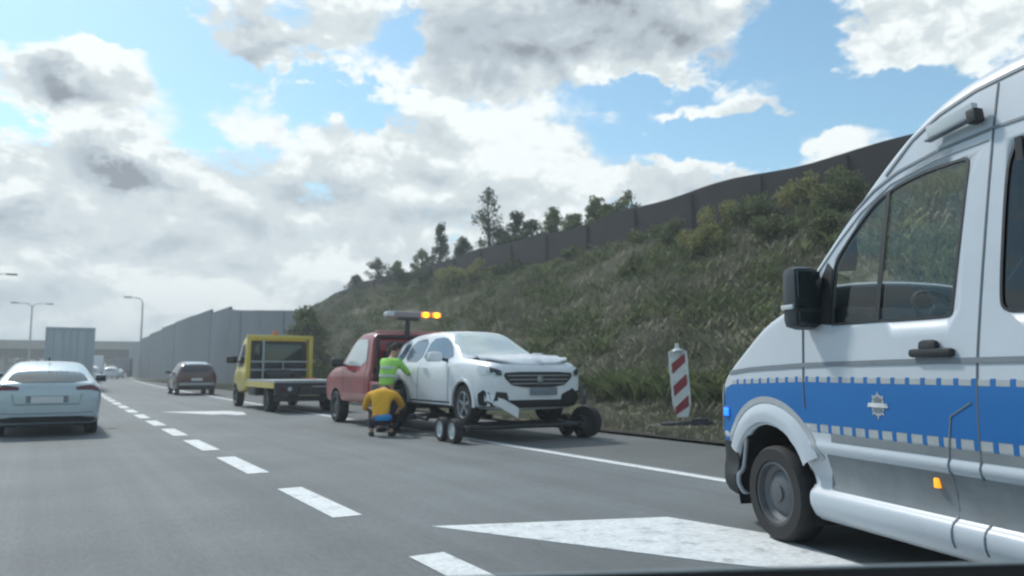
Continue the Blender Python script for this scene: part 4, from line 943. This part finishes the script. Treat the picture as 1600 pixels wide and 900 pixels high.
# rack, deck, boom
bm = bm_new()
for s in (-1, 1):
    bar(bm, (-.12, s * .80, .9), (-.12, s * .80, 2.0), .04); box(bm, (-.95, s * .40, .62), (1.9, .10, .16))
bar(bm, (-.12, -.8, 1.98), (-.12, .8, 1.98), .04); bar(bm, (-.12, -.8, 1.3), (-.12, .8, 1.3), .03)
obj('headboard_rack', bm, 'dark_steel', tow)
for s in (-1, 1):
    bm = bm_new(); box(bm, (-.62, s * .93, .80), (1.1, .05, .40), bev=.01); tbx = obj('tool_locker', bm, 'red_paint' if s > 0 else 'red_paint', tow)
    bm = bm_new(); box(bm, (-.62, s * .962, .80), (.8, .012, .28)); obj('locker_door', bm, 'dark_steel', tbx)
    wheel(tow, -.98, s * .80, .37, .37, .24, 'steel_wheel', 0)
    bm = bm_new(); prism(bm, arc(-.98, .37, .47, 5, 175, 14) + arc(-.98, .37, .42, 175, 5, 14), s * .66, s * .95, 'Y'); obj('mudguard', bm, 'black_plastic', tow)
bm = bm_new(); box(bm, (-.9, 0, .52), (1.7, 1.1, .08)); obj('deck', bm, 'dark_steel', tow)
bm = bm_new(); bar(bm, (-1.2, 0, .45), (-2.0, 0, .30), .07); bar(bm, (-1.98, -.85, .34), (-1.98, .85, .34), .055); bar(bm, (-1.98, -.7, .34), (-2.5, -.7, .32), .04); bar(bm, (-1.98, .7, .34), (-2.5, .7, .32), .04); obj('wheel_lift', bm, 'dark_steel', tow)
bm = bm_new(); bar(bm, (-.14, .12, 1.98), (-.14, .12, 2.40), .055); box(bm, (-.14, .12, 2.37), (.16, .5, .05)); obj('light_mast', bm, 'dark_steel', tow)
bm = bm_new(); box(bm, (-.14, -.02, 2.475), (.26, 1.32, .13), bev=.045); lb = obj('light_bar', bm, 'bar_body', tow)
bm = bm_new(); box(bm, (-.14, .56, 2.478), (.275, .17, .115), bev=.04); obj('clear_lens', bm, 'lamp_clear', lb)
for y_ in (-.265, -.53):
    bm = bm_new(); box(bm, (-.14, y_, 2.478), (.285, .235, .12), bev=.04); obj('amber_lens', bm, 'amber_glow', lb)
    bm = bm_new(); bmesh.ops.create_uvsphere(bm, u_segments=16, v_segments=10, radius=.062); bmesh.ops.scale(bm, vec=(.6, 1.1, 1), verts=bm.verts); bmesh.ops.translate(bm, vec=(-.275, y_, 2.478), verts=bm.verts); obj('bulb', bm, 'amber_lit', lb)

bm = bm_new(); box(bm, (-.22, .38, 1.42), (.30, .55, .50), bev=.03); bar(bm, (-.25, -.1, 1.3), (-.25, -.1, 1.8), .05); box(bm, (-.22, -.5, 1.36), (.26, .34, .3), bev=.03); obj('equipment_rack', bm, 'dark_steel', tow)
bm = bm_new(); bar(bm, (-.20, .62, 1.7), (-.26, .50, 1.2), .02); bar(bm, (-.26, .50, 1.2), (-.3, .72, .9), .02); obj('strap', bm, 'orange_strap', tow)
for s in (-1, 1):
    bm = bm_new(); box(bm, (-.18, s * .90, 1.06), (.06, .10, .22), bev=.015); obj('tail_light', bm, 'tail_red', tow)
    bm = bm_new(); box(bm, (-1.36, s * .80, .36), (.02, .30, .38)); obj('mud_flap', bm, 'rubber', tow)
    bm = bm_new(); box(bm, (1.05, s * .965, 1.22), (.2, .03, .03), bev=.01); obj('door_handle', bm, 'black_plastic', tow)
# ---- yellow recovery flatbed
fb = thing('recovery_truck', 'yellow flatbed recovery truck with an open rear frame and grey deck', 'recovery truck', (6.72, 22.6, 0), PI / 2)
yb = loft(st([(3.9, .62, 1.25, 2.22, .95, 1.06, .98), (3.95, .58, 1.28, 2.34, 1.02, 1.09, 1.0), (4.2, .5, 1.28, 2.40, 1.04, 1.10, .98), (4.8, .45, 1.28, 2.42, 1.04, 1.10, .96), (5.1, .45, 1.26, 2.3, 1.04, 1.10, .94), (5.5, .45, 1.22, 1.80, 1.03, 1.09, .95), (5.8, .45, 1.15, 1.38, 1.02, 1.06, .95), (6.1, .48, .98, 1.12, .94, .98, .86), (6.18, .52, .88, .98, .86, .88, .78)]), CR)
ybody, yv = make_body('cab', yb, 'yellow_paint', fb, [(5.45, .37, .44, .7)])
def yp(name, poly, axis, side, m, off=.005, parent=fb, **k): return panel(name, yv, poly, axis, side, m, parent, off, **k)
for s in (1, -1):
    yp('side_window', smooth_poly([(4.25, 1.36), (4.28, 2.1), (4.95, 2.12), (5.25, 1.8), (5.4, 1.36)], 1), 'Y', s, 'car_glass'); wheel(fb, 5.45, s * .93, .36, .36, .25, 'steel_wheel', 0)
    mirror_part(fb, 5.2, s * 1.26, 1.6, 'black_plastic', 1.5)
yp('windscreen', smooth_poly([(5.1, .85), (5.75, .9), (5.75, -.9), (5.1, -.85)], 1), 'Z', 1, 'car_glass')
yp('rear_wall', rrect(-.95, .95, .92, 2.22, .07), 'X', -1, 'dark_steel', .01)
yp('rear_window', rrect(-.78, .78, 1.45, 2.1, .08), 'X', -1, 'car_glass', .03)
bm = bm_new()
for s in (-1, 1): box(bm, (3.72, s * 1.03, 1.65), (.10, .13, 1.5), bev=.02)
box(bm, (3.72, 0, 2.33), (.12, 2.18, .14), bev=.02); obj('headboard_frame', bm, 'yellow_paint', fb)
bm = bm_new(); bar(bm, (3.70, -.95, 1.52), (3.70, .95, 1.52), .03); bar(bm, (3.70, .55, .95), (3.70, .55, 2.25), .04); bar(bm, (3.70, -.95, 1.25), (3.70, .95, 1.25), .03); bar(bm, (3.70, -.1, 1.0), (3.70, -.1, 1.5), .025); obj('headboard_bars', bm, 'galv', fb)
bm = bm_new(); box(bm, (3.45, .1, 1.1), (.4, .7, .32), bev=.04); bar(bm, (3.35, -.35, 1.12), (3.35, .5, 1.12), .10); obj('winch', bm, 'dark_steel', fb)
bm = bm_new(); box(bm, (1.85, 0, .90), (3.7, 2.16, .10), bev=.015); dk = obj('deck', bm, 'galv', fb)
for s in (-1, 1):
    bm = bm_new(); box(bm, (1.85, s * 1.09, .80), (3.7, .04, .16)); obj('side_rail', bm, 'yellow_paint', dk)
bm = bm_new(); box(bm, (-.03, 0, .70), (.06, 2.18, .34)); box(bm, (.5, 0, .42), (.1, 1.7, .12)); box(bm, (.15, 0, .40), (.07, 2.05, .12)); obj('tail_beam', bm, 'dark_steel', fb)
for y_ in (-.86, .86, .66, -.66):
    bm = bm_new(); lathe(bm, [(.001, -.075), (.06, -.075), (.06, -.05)], 'X', 14, (0, y_, .70)); obj('tail_light', bm, 'tail_red' if abs(y_) > .7 else 'lamp_clear', fb)
bm = bm_new(); box(bm, (-.075, -.25, .72), (.015, .52, .11)); obj('number_plate', bm, 'plate', fb)
bm = bm_new(); box(bm, (2.0, 0, .66), (4.6, .8, .2)); box(bm, (3.0, .9, .62), (.9, .3, .35), bev=.03); box(bm, (3.0, -.9, .62), (.9, .3, .35), bev=.03); obj('chassis', bm, 'dark_steel', fb)
for s in (-1, 1): wheel(fb, 1.3, s * .86, .36, .36, .28, 'steel_wheel', 0)

bm = bm_new(); lathe(bm, [(.10, 2.43), (.10, 2.50), (.07, 2.56), (.001, 2.57)], 'Z', 16, (4.5, 0, 0)); obj('beacon', bm, 'orange_strap', fb)
bm = bm_new(); bar(bm, (3.6, -.7, .98), (2.2, -.75, .97), .02); bar(bm, (2.2, -.75, .97), (1.0, -.4, .97), .02); obj('strap', bm, 'orange_strap', fb)
for s in (-1, 1):
    bm = bm_new(); box(bm, (.84, s * .86, .40), (.02, .32, .36)); obj('mud_flap', bm, 'rubber', fb)
# ---- hatch/liftback cars seen from the rear
def rear_car(name, label, loc, rz, paint, stn, wells, rw, lights, plz, dark_lower, extra=None, group=None, glass='car_glass', tyre=.32, track=.78, lower_z=.34):
    t = thing(name, label, 'car', loc, rz, group)
    b, v = make_body('body', loft(st(stn), CR), paint, t, [(wx, tyre, tyre + .06, .6) for wx in wells])
    panel('rear_window', v, smooth_poly(rw, 1), 'X', -1, glass, t, .006)
    for s in (1, -1):
        panel('tail_light', v, [(s * a, b_) for a, b_ in lights], 'X', -1, 'tail_red', t, .01, res=.05)
        L_ = stn[-1][0]; panel('side_window', v, smooth_poly([(L_ * .17, stn[4][2] + .06), (L_ * .25, stn[4][3] - .1), (L_ * .52, stn[4][3] - .07), (L_ * .66, stn[4][2] + .06)], 1), 'Y', s, glass, t, .005)
        mirror_part(t, L_ * .62, s * (stn[4][5] + .10), stn[4][2] + .10, paint)
        for wx in wells: wheel(t, wx, s * track, tyre, tyre, .21, 'alloy', 5)
    plate(t, v, 0, plz); w_ = stn[2][4] + .02
    panel('lower_bumper', v, [(-w_, stn[2][1] - .1), (-w_, lower_z - .02), (-w_ * .6, lower_z + .02), (w_ * .6, lower_z + .02), (w_, lower_z - .02), (w_, stn[2][1] - .1)], 'X', -1, 'black_plastic', t, .012)
    return t, v
SK = [(0, .34, .72, .86, .66, .80, .68), (.05, .26, .86, 1.00, .80, .89, .76), (.22, .20, .95, 1.06, .86, .91, .76), (.55, .18, .97, 1.17, .88, .915, .70), (1.15, .17, .97, 1.36, .88, .915, .63), (1.7, .17, .96, 1.425, .88, .915, .61), (2.5, .17, .95, 1.43, .88, .915, .61), (2.95, .17, .95, 1.34, .88, .915, .63), (3.5, .17, .95, 1.05, .88, .91, .74), (3.9, .18, .90, .97, .87, .90, .74), (4.4, .2, .80, .86, .82, .86, .68), (4.6, .28, .66, .74, .66, .70, .52)]
sk, sv = rear_car('silver_car', 'pale silver liftback car driving ahead in our lane, seen from behind', (.06, 16.9, 0), PI / 2, 'silver_paint', SK, (.98, 3.66),
    [(-.68, 1.01), (-.58, 1.20), (-.3, 1.225), (.3, 1.225), (.58, 1.20), (.68, 1.01)], [(.46, .875), (.46, .93), (.70, .965), (.84, .91), (.86, .83), (.72, .875)], .70, True, lower_z=.37)
panel('boot_seam', sv, strip([(-.56, .80), (-.52, .61), (.52, .61), (.56, .80)], .014), 'X', -1, 'seam_dark', sk, .004)
panel('boot_recess', sv, [(-.34, .64), (-.34, .77), (.34, .77), (.34, .64)], 'X', -1, 'trim_grey', sk, .003)
panel('bumper_crease', sv, strip([(-.84, .47), (-.5, .445), (.5, .445), (.84, .47)], .012), 'X', -1, 'seam_dark', sk, .004)
panel('exhaust_trim', sv, strip([(-.46, .235), (.46, .235)], .045), 'X', -1, 'trim_grey', sk, .016)
bm = bm_new(); prism(bm, [(1.28, 1.425), (1.42, 1.43), (1.30, 1.50), (1.27, 1.50)], -.012, .012, 'Y'); obj('roof_fin', bm, 'black_plastic', sk)
SU = [(0, .42, .86, 1.05, .7, .84, .74), (.05, .34, .96, 1.25, .84, .93, .80), (.18, .27, 1.02, 1.45, .90, .95, .74), (.45, .25, 1.04, 1.60, .91, .955, .70), (1.2, .24, 1.04, 1.66, .91, .955, .68), (2.1, .24, 1.02, 1.66, .91, .955, .67), (2.6, .24, 1.02, 1.55, .91, .955, .68), (3.1, .24, 1.02, 1.22, .91, .955, .74), (3.5, .25, 1.0, 1.08, .90, .94, .78), (4.2, .28, .92, .98, .86, .9, .72), (4.5, .34, .76, .84, .7, .76, .56)]
su, suv = rear_car('dark_red_car', 'dark maroon off-road car driving beyond the yellow truck, seen from behind', (6.45, 41.0, 0), PI / 2 - .02, 'maroon_paint', SU, (.85, 3.5),
    [(-.70, 1.12), (-.62, 1.46), (-.3, 1.50), (.3, 1.50), (.62, 1.46), (.70, 1.12)], [(.72, .82), (.72, 1.10), (.84, 1.10), (.90, .82)], .78, True, tyre=.36, track=.82, lower_z=.44)
panel('bumper_bar', suv, strip([(-.82, .56), (.82, .56)], .12), 'X', -1, 'alloy', su, .02)
panel('roof_sheen', suv, [(.35, .5), (2.3, .55), (2.3, -.55), (.35, -.5)], 'Z', 1, 'silver_paint', su, .006)  # silver sheet paints the sky's reflection on the maroon roof
gr, gv = rear_car('grey_car', 'grey car in the lane to the left, only its corner at the picture edge', (-2.32, 28.5, 0), PI / 2, 'silver_paint', SK, (.98, 3.66),
    [(-.66, 1.045), (-.56, 1.26), (.56, 1.26), (.66, 1.045)], [(.50, .84), (.50, .93), (.84, .93), (.86, .84)], .70, True)

# ---- white lorry
lo = thing('box_lorry', 'large pale grey box lorry ahead of the silver car, seen from behind', 'lorry', (1.15, 52.0, 0), PI / 2 - .03)
bm = bm_new(); box(bm, (5.0, 0, 2.35), (10, 2.52, 2.72), bev=.03); bx = obj('cargo_box', bm, 'lorry_box', lo)
bm = bm_new()
box(bm, (-.02, 0, 3.66), (.06, 2.54, .12)); box(bm, (-.02, 0, 1.04), (.06, 2.54, .12))
for s in (-1, 1): box(bm, (-.02, s * 1.22, 2.35), (.06, .09, 2.5))
box(bm, (-.025, 0, 2.35), (.04, .03, 2.5))
for yy in (-.85, -.35, .35, .85): bar(bm, (-.06, yy, 1.1), (-.06, yy, 3.6), .018, .018, 6)
obj('door_frame', bm, 'lorry_box', bx)
bm = bm_new(); box(bm, (5, 0, .85), (10, .9, .22)); box(bm, (.15, 0, .5), (.12, 2.3, .16)); obj('chassis', bm, 'dark_steel', lo)
for s in (-1, 1):
    bm = bm_new(); box(bm, (.0, s * 1.0, .80), (.06, .35, .14)); obj('tail_light', bm, 'tail_red', lo)
    for x in (1.6, 2.9, 9.6): wheel(lo, x, s * 1.0, .5, .5, .4, 'steel_wheel', 0)
bm = bm_new(); box(bm, (11.4, 0, 2.0), (2.2, 2.45, 2.9), bev=.15); obj('cab', bm, 'white_paint', lo)

# ---- far traffic under the bridge
FT = [('far_car', 'small pale car far ahead just right of the lorry', (3.6, 84, 0), 'white_paint', 0), ('far_car', 'small dark car far ahead under the overpass', (4.3, 104, 0), 'dark_plastic', 0),
      ('far_car', 'distant white car beneath the bridge beside a dark one', (7.6, 118, 0), 'white_paint', 0), ('far_car', 'distant grey car near the foot of the noise wall', (9.4, 132, 0), 'silver_paint', 0)]
for i, (nm, lab, loc, pm, _) in enumerate(FT):
    t = thing(nm, lab, 'car', loc, PI / 2 - (loc[1] - 20) / 1350, 'cars queued far ahead'); b_, v_ = make_body('body', loft(st(SK if i % 2 else SU), CR), pm, t, [], sub=1)
    panel('rear_window', v_, [(-.66, 1.12), (-.56, 1.34), (.56, 1.34), (.66, 1.12)], 'X', -1, 'car_glass', t, .01, res=.3)
    for s in (-1, 1):
        for x in (.9, 3.5): wheel(t, x, s * .8, .33, .33, .2, 'steel_wheel', 0)
# far lorries
for i, (x, y, lab) in enumerate([(5.9, 128, 'distant white lorry under the overpass, seen from behind'), (11.3, 150, 'distant dark lorry close to the end of the noise wall')]):
    t = thing('far_lorry', lab, 'lorry', (x, y, 0), PI / 2 - (y - 20) / 1350, 'lorries far ahead'); bm = bm_new(); box(bm, (4, 0, 2.1), (8, 2.5, 2.5), bev=.05); obj('cargo_box', bm, 'white_paint' if i == 0 else 'trim_grey', t)
    bm = bm_new(); box(bm, (4, 0, .7), (8, 1, .3)); obj('chassis', bm, 'dark_steel', t)
    bm = bm_new(); box(bm, (9.1, 0, 1.7), (1.9, 2.3, 2.3), bev=.12); obj('cab', bm, 'white_paint', t)
    for s in (-1, 1):
        for xx in (1.5, 8.8): wheel(t, xx, s, .48, .48, .35, 'steel_wheel', 0)
# ------------------------------------------------------------------ people
def skin_mesh(name, verts, edges, radii, root, m, parent=None, sub=2, label=None):
    me = bpy.data.meshes.new(name); me.from_pydata([Vector(v) for v in verts], edges, []); t = bpy.data.objects.new('tmp', me); C.objects.link(t)
    sk_ = t.modifiers.new('skin', 'SKIN'); sk_.use_smooth_shade = True
    for i, r in enumerate(radii):
        r = r if isinstance(r, tuple) else (r, r); me.skin_vertices[0].data[i].radius = r
    me.skin_vertices[0].data[root].use_root = True
    s = t.modifiers.new('s', 'SUBSURF'); s.levels = sub; s.render_levels = sub
    r = evaluated(t); bpy.data.objects.remove(t); o = objm(name, r, m, parent); return o
def hand_chains(parent, wrist, direction, side):
    """palm plus five short curled fingers"""
    w = Vector(wrist); d = Vector(direction).normalized(); sd_ = d.cross(Vector((0, 0, 1))).normalized() * side; dn = sd_.cross(d).normalized() * -1
    for k in range(5):
        if k < 4:
            b = w + d * .05 + sd_ * (-.03 + k * .02); L_ = [.07, .08, .075, .06][k]; pts = [w + d * .02 + sd_ * (-.015 + .01 * k), b, b + d * L_ * .5, b + d * L_ * .85 + Vector((0, 0, -.02))]
        else: pts = [w + d * .01, w + d * .03 - sd_ * .035, w + d * .065 - sd_ * .05, w + d * .085 - sd_ * .045 + Vector((0, 0, -.01))]
        skin_mesh('finger', pts, [(0, 1), (1, 2), (2, 3)], [.018, .011, .010, .008], 0, 'skin', parent, 1)
def person(label, loc, rz, J, shirt, trousers, shoes='black_plastic', hair='hair', extra=None, shirtn='shirt'):
    """J: joint dictionary in local coordinates, x forward, y left"""
    t = thing('person', label, 'person', loc, rz)
    g = lambda k: Vector(J[k])
    vs = [g('pelvis'), g('waist'), g('chest'), g('neck'), g('head_base'), g('head'), g('head_top')]; ed = [(0, 1), (1, 2), (2, 3), (3, 4), (4, 5), (5, 6)]; rd = [(.14, .12), (.125, .105), (.155, .115), (.06, .06), (.065, .07), (.085, .10), (.06, .07)]
    for s, n in (('l', 1), ('r', -1)):
        b = len(vs); vs += [g('hip_' + s), g('knee_' + s), g('ankle_' + s), g('toe_' + s)]; ed += [(0, b), (b, b + 1), (b + 1, b + 2), (b + 2, b + 3)]; rd += [.09, .062, .042, .035]
        b = len(vs); vs += [g('shoulder_' + s), g('elbow_' + s), g('wrist_' + s), g('palm_' + s)]; ed += [(2, b), (b, b + 1), (b + 1, b + 2), (b + 2, b + 3)]; rd += [.06, .043, .028, (.038, .02)]
    body = skin_mesh('body', vs, ed, rd, 0, 'skin', t)
    # face: nose and ears, hair cap
    h = g('head'); fdir = Vector(J.get('face', (1, 0, 0))).normalized(); sdv = fdir.cross(Vector((0, 0, 1))).normalized(); up = sdv.cross(fdir)
    bm = bm_new(); bar(bm, h + fdir * .085 + up * .02, h + fdir * .125 - up * .015, .009, .016, 8)
    for s in (-1, 1): bar(bm, h + sdv * s * .078, h + sdv * s * .098, .03, .025, 8)
    bar(bm, h + fdir * .088 - up * .05 - sdv * .025, h + fdir * .088 - up * .05 + sdv * .025, .008, .008, 6); obj('facial_features', bm, 'skin', body)
    bm = bm_new()
    for s in (-1, 1):
        bmesh.ops.create_uvsphere(bm, u_segments=8, v_segments=6, radius=.011, matrix=Matrix.Translation(h + fdir * .088 + up * .02 + sdv * s * .032))
    obj('eyes', bm, 'hair', body)
    bm = bm_new(); bmesh.ops.create_uvsphere(bm, u_segments=20, v_segments=14, radius=1)
    bmesh.ops.scale(bm, vec=(.105, .098, .115), verts=bm.verts); bmesh.ops.delete(bm, geom=[v for v in bm.verts if v.co.z < -.02 and v.co.x > -.02 or v.co.z < -.08], context='VERTS')
    q = Matrix((fdir, -sdv, up)).transposed(); bmesh.ops.rotate(bm, cent=(0, 0, 0), matrix=q, verts=bm.verts); bmesh.ops.translate(bm, vec=h + up * .03 - fdir * .012, verts=bm.verts); obj('hair', bm, hair, t)
    # clothes as slightly larger shells
    vs = [g('pelvis').lerp(g('waist'), .3), g('waist'), g('chest'), g('chest').lerp(g('neck'), .75)]; ed = [(0, 1), (1, 2), (2, 3)]; rd = [(.165, .14), (.155, .135), (.185, .145), (.085, .08)]
    for s in 'lr':
        b = len(vs); e = g('elbow_' + s); vs += [g('shoulder_' + s), e, e.lerp(g('wrist_' + s), J.get('sleeve', .15))]; ed += [(2, b), (b, b + 1), (b + 1, b + 2)]; rd += [.085, .065, .055]
    skin_mesh(shirtn, vs, ed, rd, 1, shirt, t)
    vs = [g('pelvis').lerp(g('waist'), .55), g('pelvis')]; ed = [(0, 1)]; rd = [(.155, .13), (.165, .15)]
    for s in 'lr':
        b = len(vs); vs += [g('hip_' + s), g('knee_' + s), g('knee_' + s).lerp(g('ankle_' + s), .93)]; ed += [(1, b), (b, b + 1), (b + 1, b + 2)]; rd += [.112, .083, .066]
    skin_mesh('trousers', vs, ed, rd, 1, trousers, t)
    for s in 'lr':
        a = g('ankle_' + s); to = g('toe_' + s); d = (to - a); d.z = 0; d.normalize(); bm = bm_new(); v = box(bm, (0, 0, 0), (.27, .10, .09), bev=.035); bmesh.ops.rotate(bm, cent=(0, 0, 0), matrix=Matrix.Rotation(math.atan2(d.y, d.x), 3, 'Z'), verts=bm.verts)
        bmesh.ops.translate(bm, vec=(a.x + d.x * .07, a.y + d.y * .07, max(.045, min(a.z, to.z))), verts=bm.verts); obj('shoe', bm, shoes, t)
        w = g('wrist_' + s); p = g('palm_' + s); hand_chains(body, p, p - w, 1 if s == 'l' else -1)
    if extra: extra(t)
    return t
# squatting man working at the car's wheel, back to us (local x forward = away and to the right)
J = dict(pelvis=(-.06, 0, .33), waist=(-.03, .0, .50), chest=(.10, 0, .76), neck=(.24, 0, .875), head_base=(.30, 0, .87), head=(.39, 0, .82), head_top=(.46, 0, .84), face=(.75, 0, -.66),
  hip_l=(.0, .12, .31), knee_l=(.38, .24, .46), ankle_l=(.12, .20, .09), toe_l=(.27, .24, .04), hip_r=(.0, -.12, .31), knee_r=(.40, -.22, .30), ankle_r=(.04, -.18, .10), toe_r=(.18, -.20, .03),
  shoulder_l=(.14, .25, .77), elbow_l=(.32, .38, .52), wrist_l=(.56, .28, .44), palm_l=(.63, .25, .42), shoulder_r=(.14, -.25, .77), elbow_r=(.36, -.34, .56), wrist_r=(.60, -.22, .44), palm_r=(.67, -.20, .42), sleeve=.3)
def waistband(t):
    skin_mesh('blue_underlayer', [(-.115, .10, .36), (-.13, 0, .37), (-.115, -.15, .36), (-.04, -.21, .37)], [(0, 1), (1, 2), (2, 3)], [(.05, .06), (.075, .07), (.07, .07), (.05, .06)], 1, 'cloth_blue', t)
person('person in an orange yellow shirt squatting beside the crashed car with back to us', (5.47, 13.92, 0), R_(58), J, 'shirt_orange', 'cloth_navy', extra=waistband)
# standing worker in green vest leaning over behind the tow truck
J2 = dict(pelvis=(0, 0, .90), waist=(.03, 0, 1.06), chest=(.12, 0, 1.33), neck=(.19, 0, 1.52), head_base=(.22, 0, 1.57), head=(.26, 0, 1.66), head_top=(.28, 0, 1.74), face=(.9, 0, -.35),
  hip_l=(0, .11, .86), knee_l=(.06, .14, .48), ankle_l=(-.02, .15, .09), toe_l=(.12, .17, .04), hip_r=(0, -.11, .86), knee_r=(.08, -.13, .48), ankle_r=(.02, -.15, .09), toe_r=(.16, -.17, .04),
  shoulder_l=(.12, .22, 1.42), elbow_l=(.28, .29, 1.18), wrist_l=(.48, .20, 1.12), palm_l=(.56, .18, 1.12), shoulder_r=(.12, -.22, 1.42), elbow_r=(.30, -.30, 1.20), wrist_r=(.50, -.2, 1.14), palm_r=(.58, -.18, 1.14), sleeve=.2)
def vest(t):
    bm = bm_new()
    for z in (1.10, 1.27): lathe(bm, [(.183, z), (.187, z + .01), (.187, z + .045), (.183, z + .055)], 'Z', 28, (.07 + (z - 1.1) * .3, 0, 0))
    for v in bm.verts: v.co.y *= 1.1
    obj('reflective_band', bm, 'lamp_clear', t)
person('person in a lime green vest and dark trousers standing behind the red tow truck', (5.93, 14.85, 0), R_(25), J2, 'vest_green', 'cloth_navy', extra=vest, shirtn='safety_vest')

# ------------------------------------------------------------------ striped warning panel on its foot
wp = thing('warning_panel', 'red and white striped roadworks panel on a dark foot at the grass edge', 'warning panel', (11.5, 12.2, .07), R_(-38)); wp.scale = (1.12,) * 3; wp.rotation_euler = (0, R_(-3.5), R_(-38))
def wpl(name, m, f, parent=wp):
    bm = bm_new(); f(bm); return obj(name, bm, m, parent)
# local x across the panel, y away from the viewer
wpl('base_plate', 'black_plastic', lambda bm: (box(bm, (.06, 0, .05), (.95, .42, .10), bev=.03), box(bm, (.30, -.06, .12), (.3, .24, .05), bev=.02)))
def slab(bm): prism(bm, smooth_poly([(-.165, .18), (-.175, 1.38), (-.14, 1.42), (.14, 1.42), (.175, 1.38), (.165, .18)], 1), -.03, .03, 'Y')
pn = wpl('panel_board', 'white_mark', slab)
for c0 in (.16, .56, .98):
    def strp(bm, c0=c0):
        # slanted stripe clipped to the board
        P = [(-.13, c0), (-.13, c0 + .20), (.13, c0 + .42), (.13, c0 + .22)]
        P = [(x, min(1.36, max(.22, z))) for x, z in P]; prism(bm, P, -.036, -.031, 'Y')
    wpl('red_stripe', 'red_foil', strp, pn)
wpl('lamp', 'lamp_clear', lambda bm: (lathe(bm, [(.001, 1.56), (.03, 1.555), (.04, 1.50), (.05, 1.46), (.11, 1.43), (.12, 1.41)], 'Z', 20)))

# marker posts by the grass edge
for (x, y, lab) in [(9.95, 13.6, 'thin dark post standing in the grass right of the crashed car')]:
    t = thing('marker_post', lab, 'post', (x, y, .05)); bm = bm_new(); box(bm, (0, 0, .45), (.09, .07, .9), bev=.015); obj('post', bm, 'dark_plastic', t); bm = bm_new(); box(bm, (0, -.037, .72), (.06, .004, .14)); obj('reflector', bm, 'trim_grey', t)

# bonnet of the car the view is taken from
t = thing('bonnet', 'dark bonnet edge of our own car along the bottom right', 'car bonnet', (0, 0, 0))
ed_ = [(-.9, .3), (-.9, 1.1), (-.75, 1.35), (.1, 1.52), (.45, 1.51), (.72, 1.42), (1.24, 1.185), (1.82, .90), (2.1, .70), (2.15, .30)]
bm = bm_new(); prism(bm, ed_, .45, .84); bmesh.ops.bevel(bm, geom=[e for e in bm.edges if all(v.co.z > .8 for v in e.verts)], offset=.012, segments=3, affect='EDGES'); obj('bonnet_panel', bm, 'bonnet_paint', t)
bm = bm_new()
for a_, b_ in zip(ed_[3:8], ed_[4:9]): bar(bm, (a_[0] - .01, a_[1] - .012, .843), (b_[0] - .01, b_[1] - .012, .843), .004, .004, 6)
obj('edge_highlight', bm, 'galv', t)  # pale line added to draw the highlight along the bonnet edge
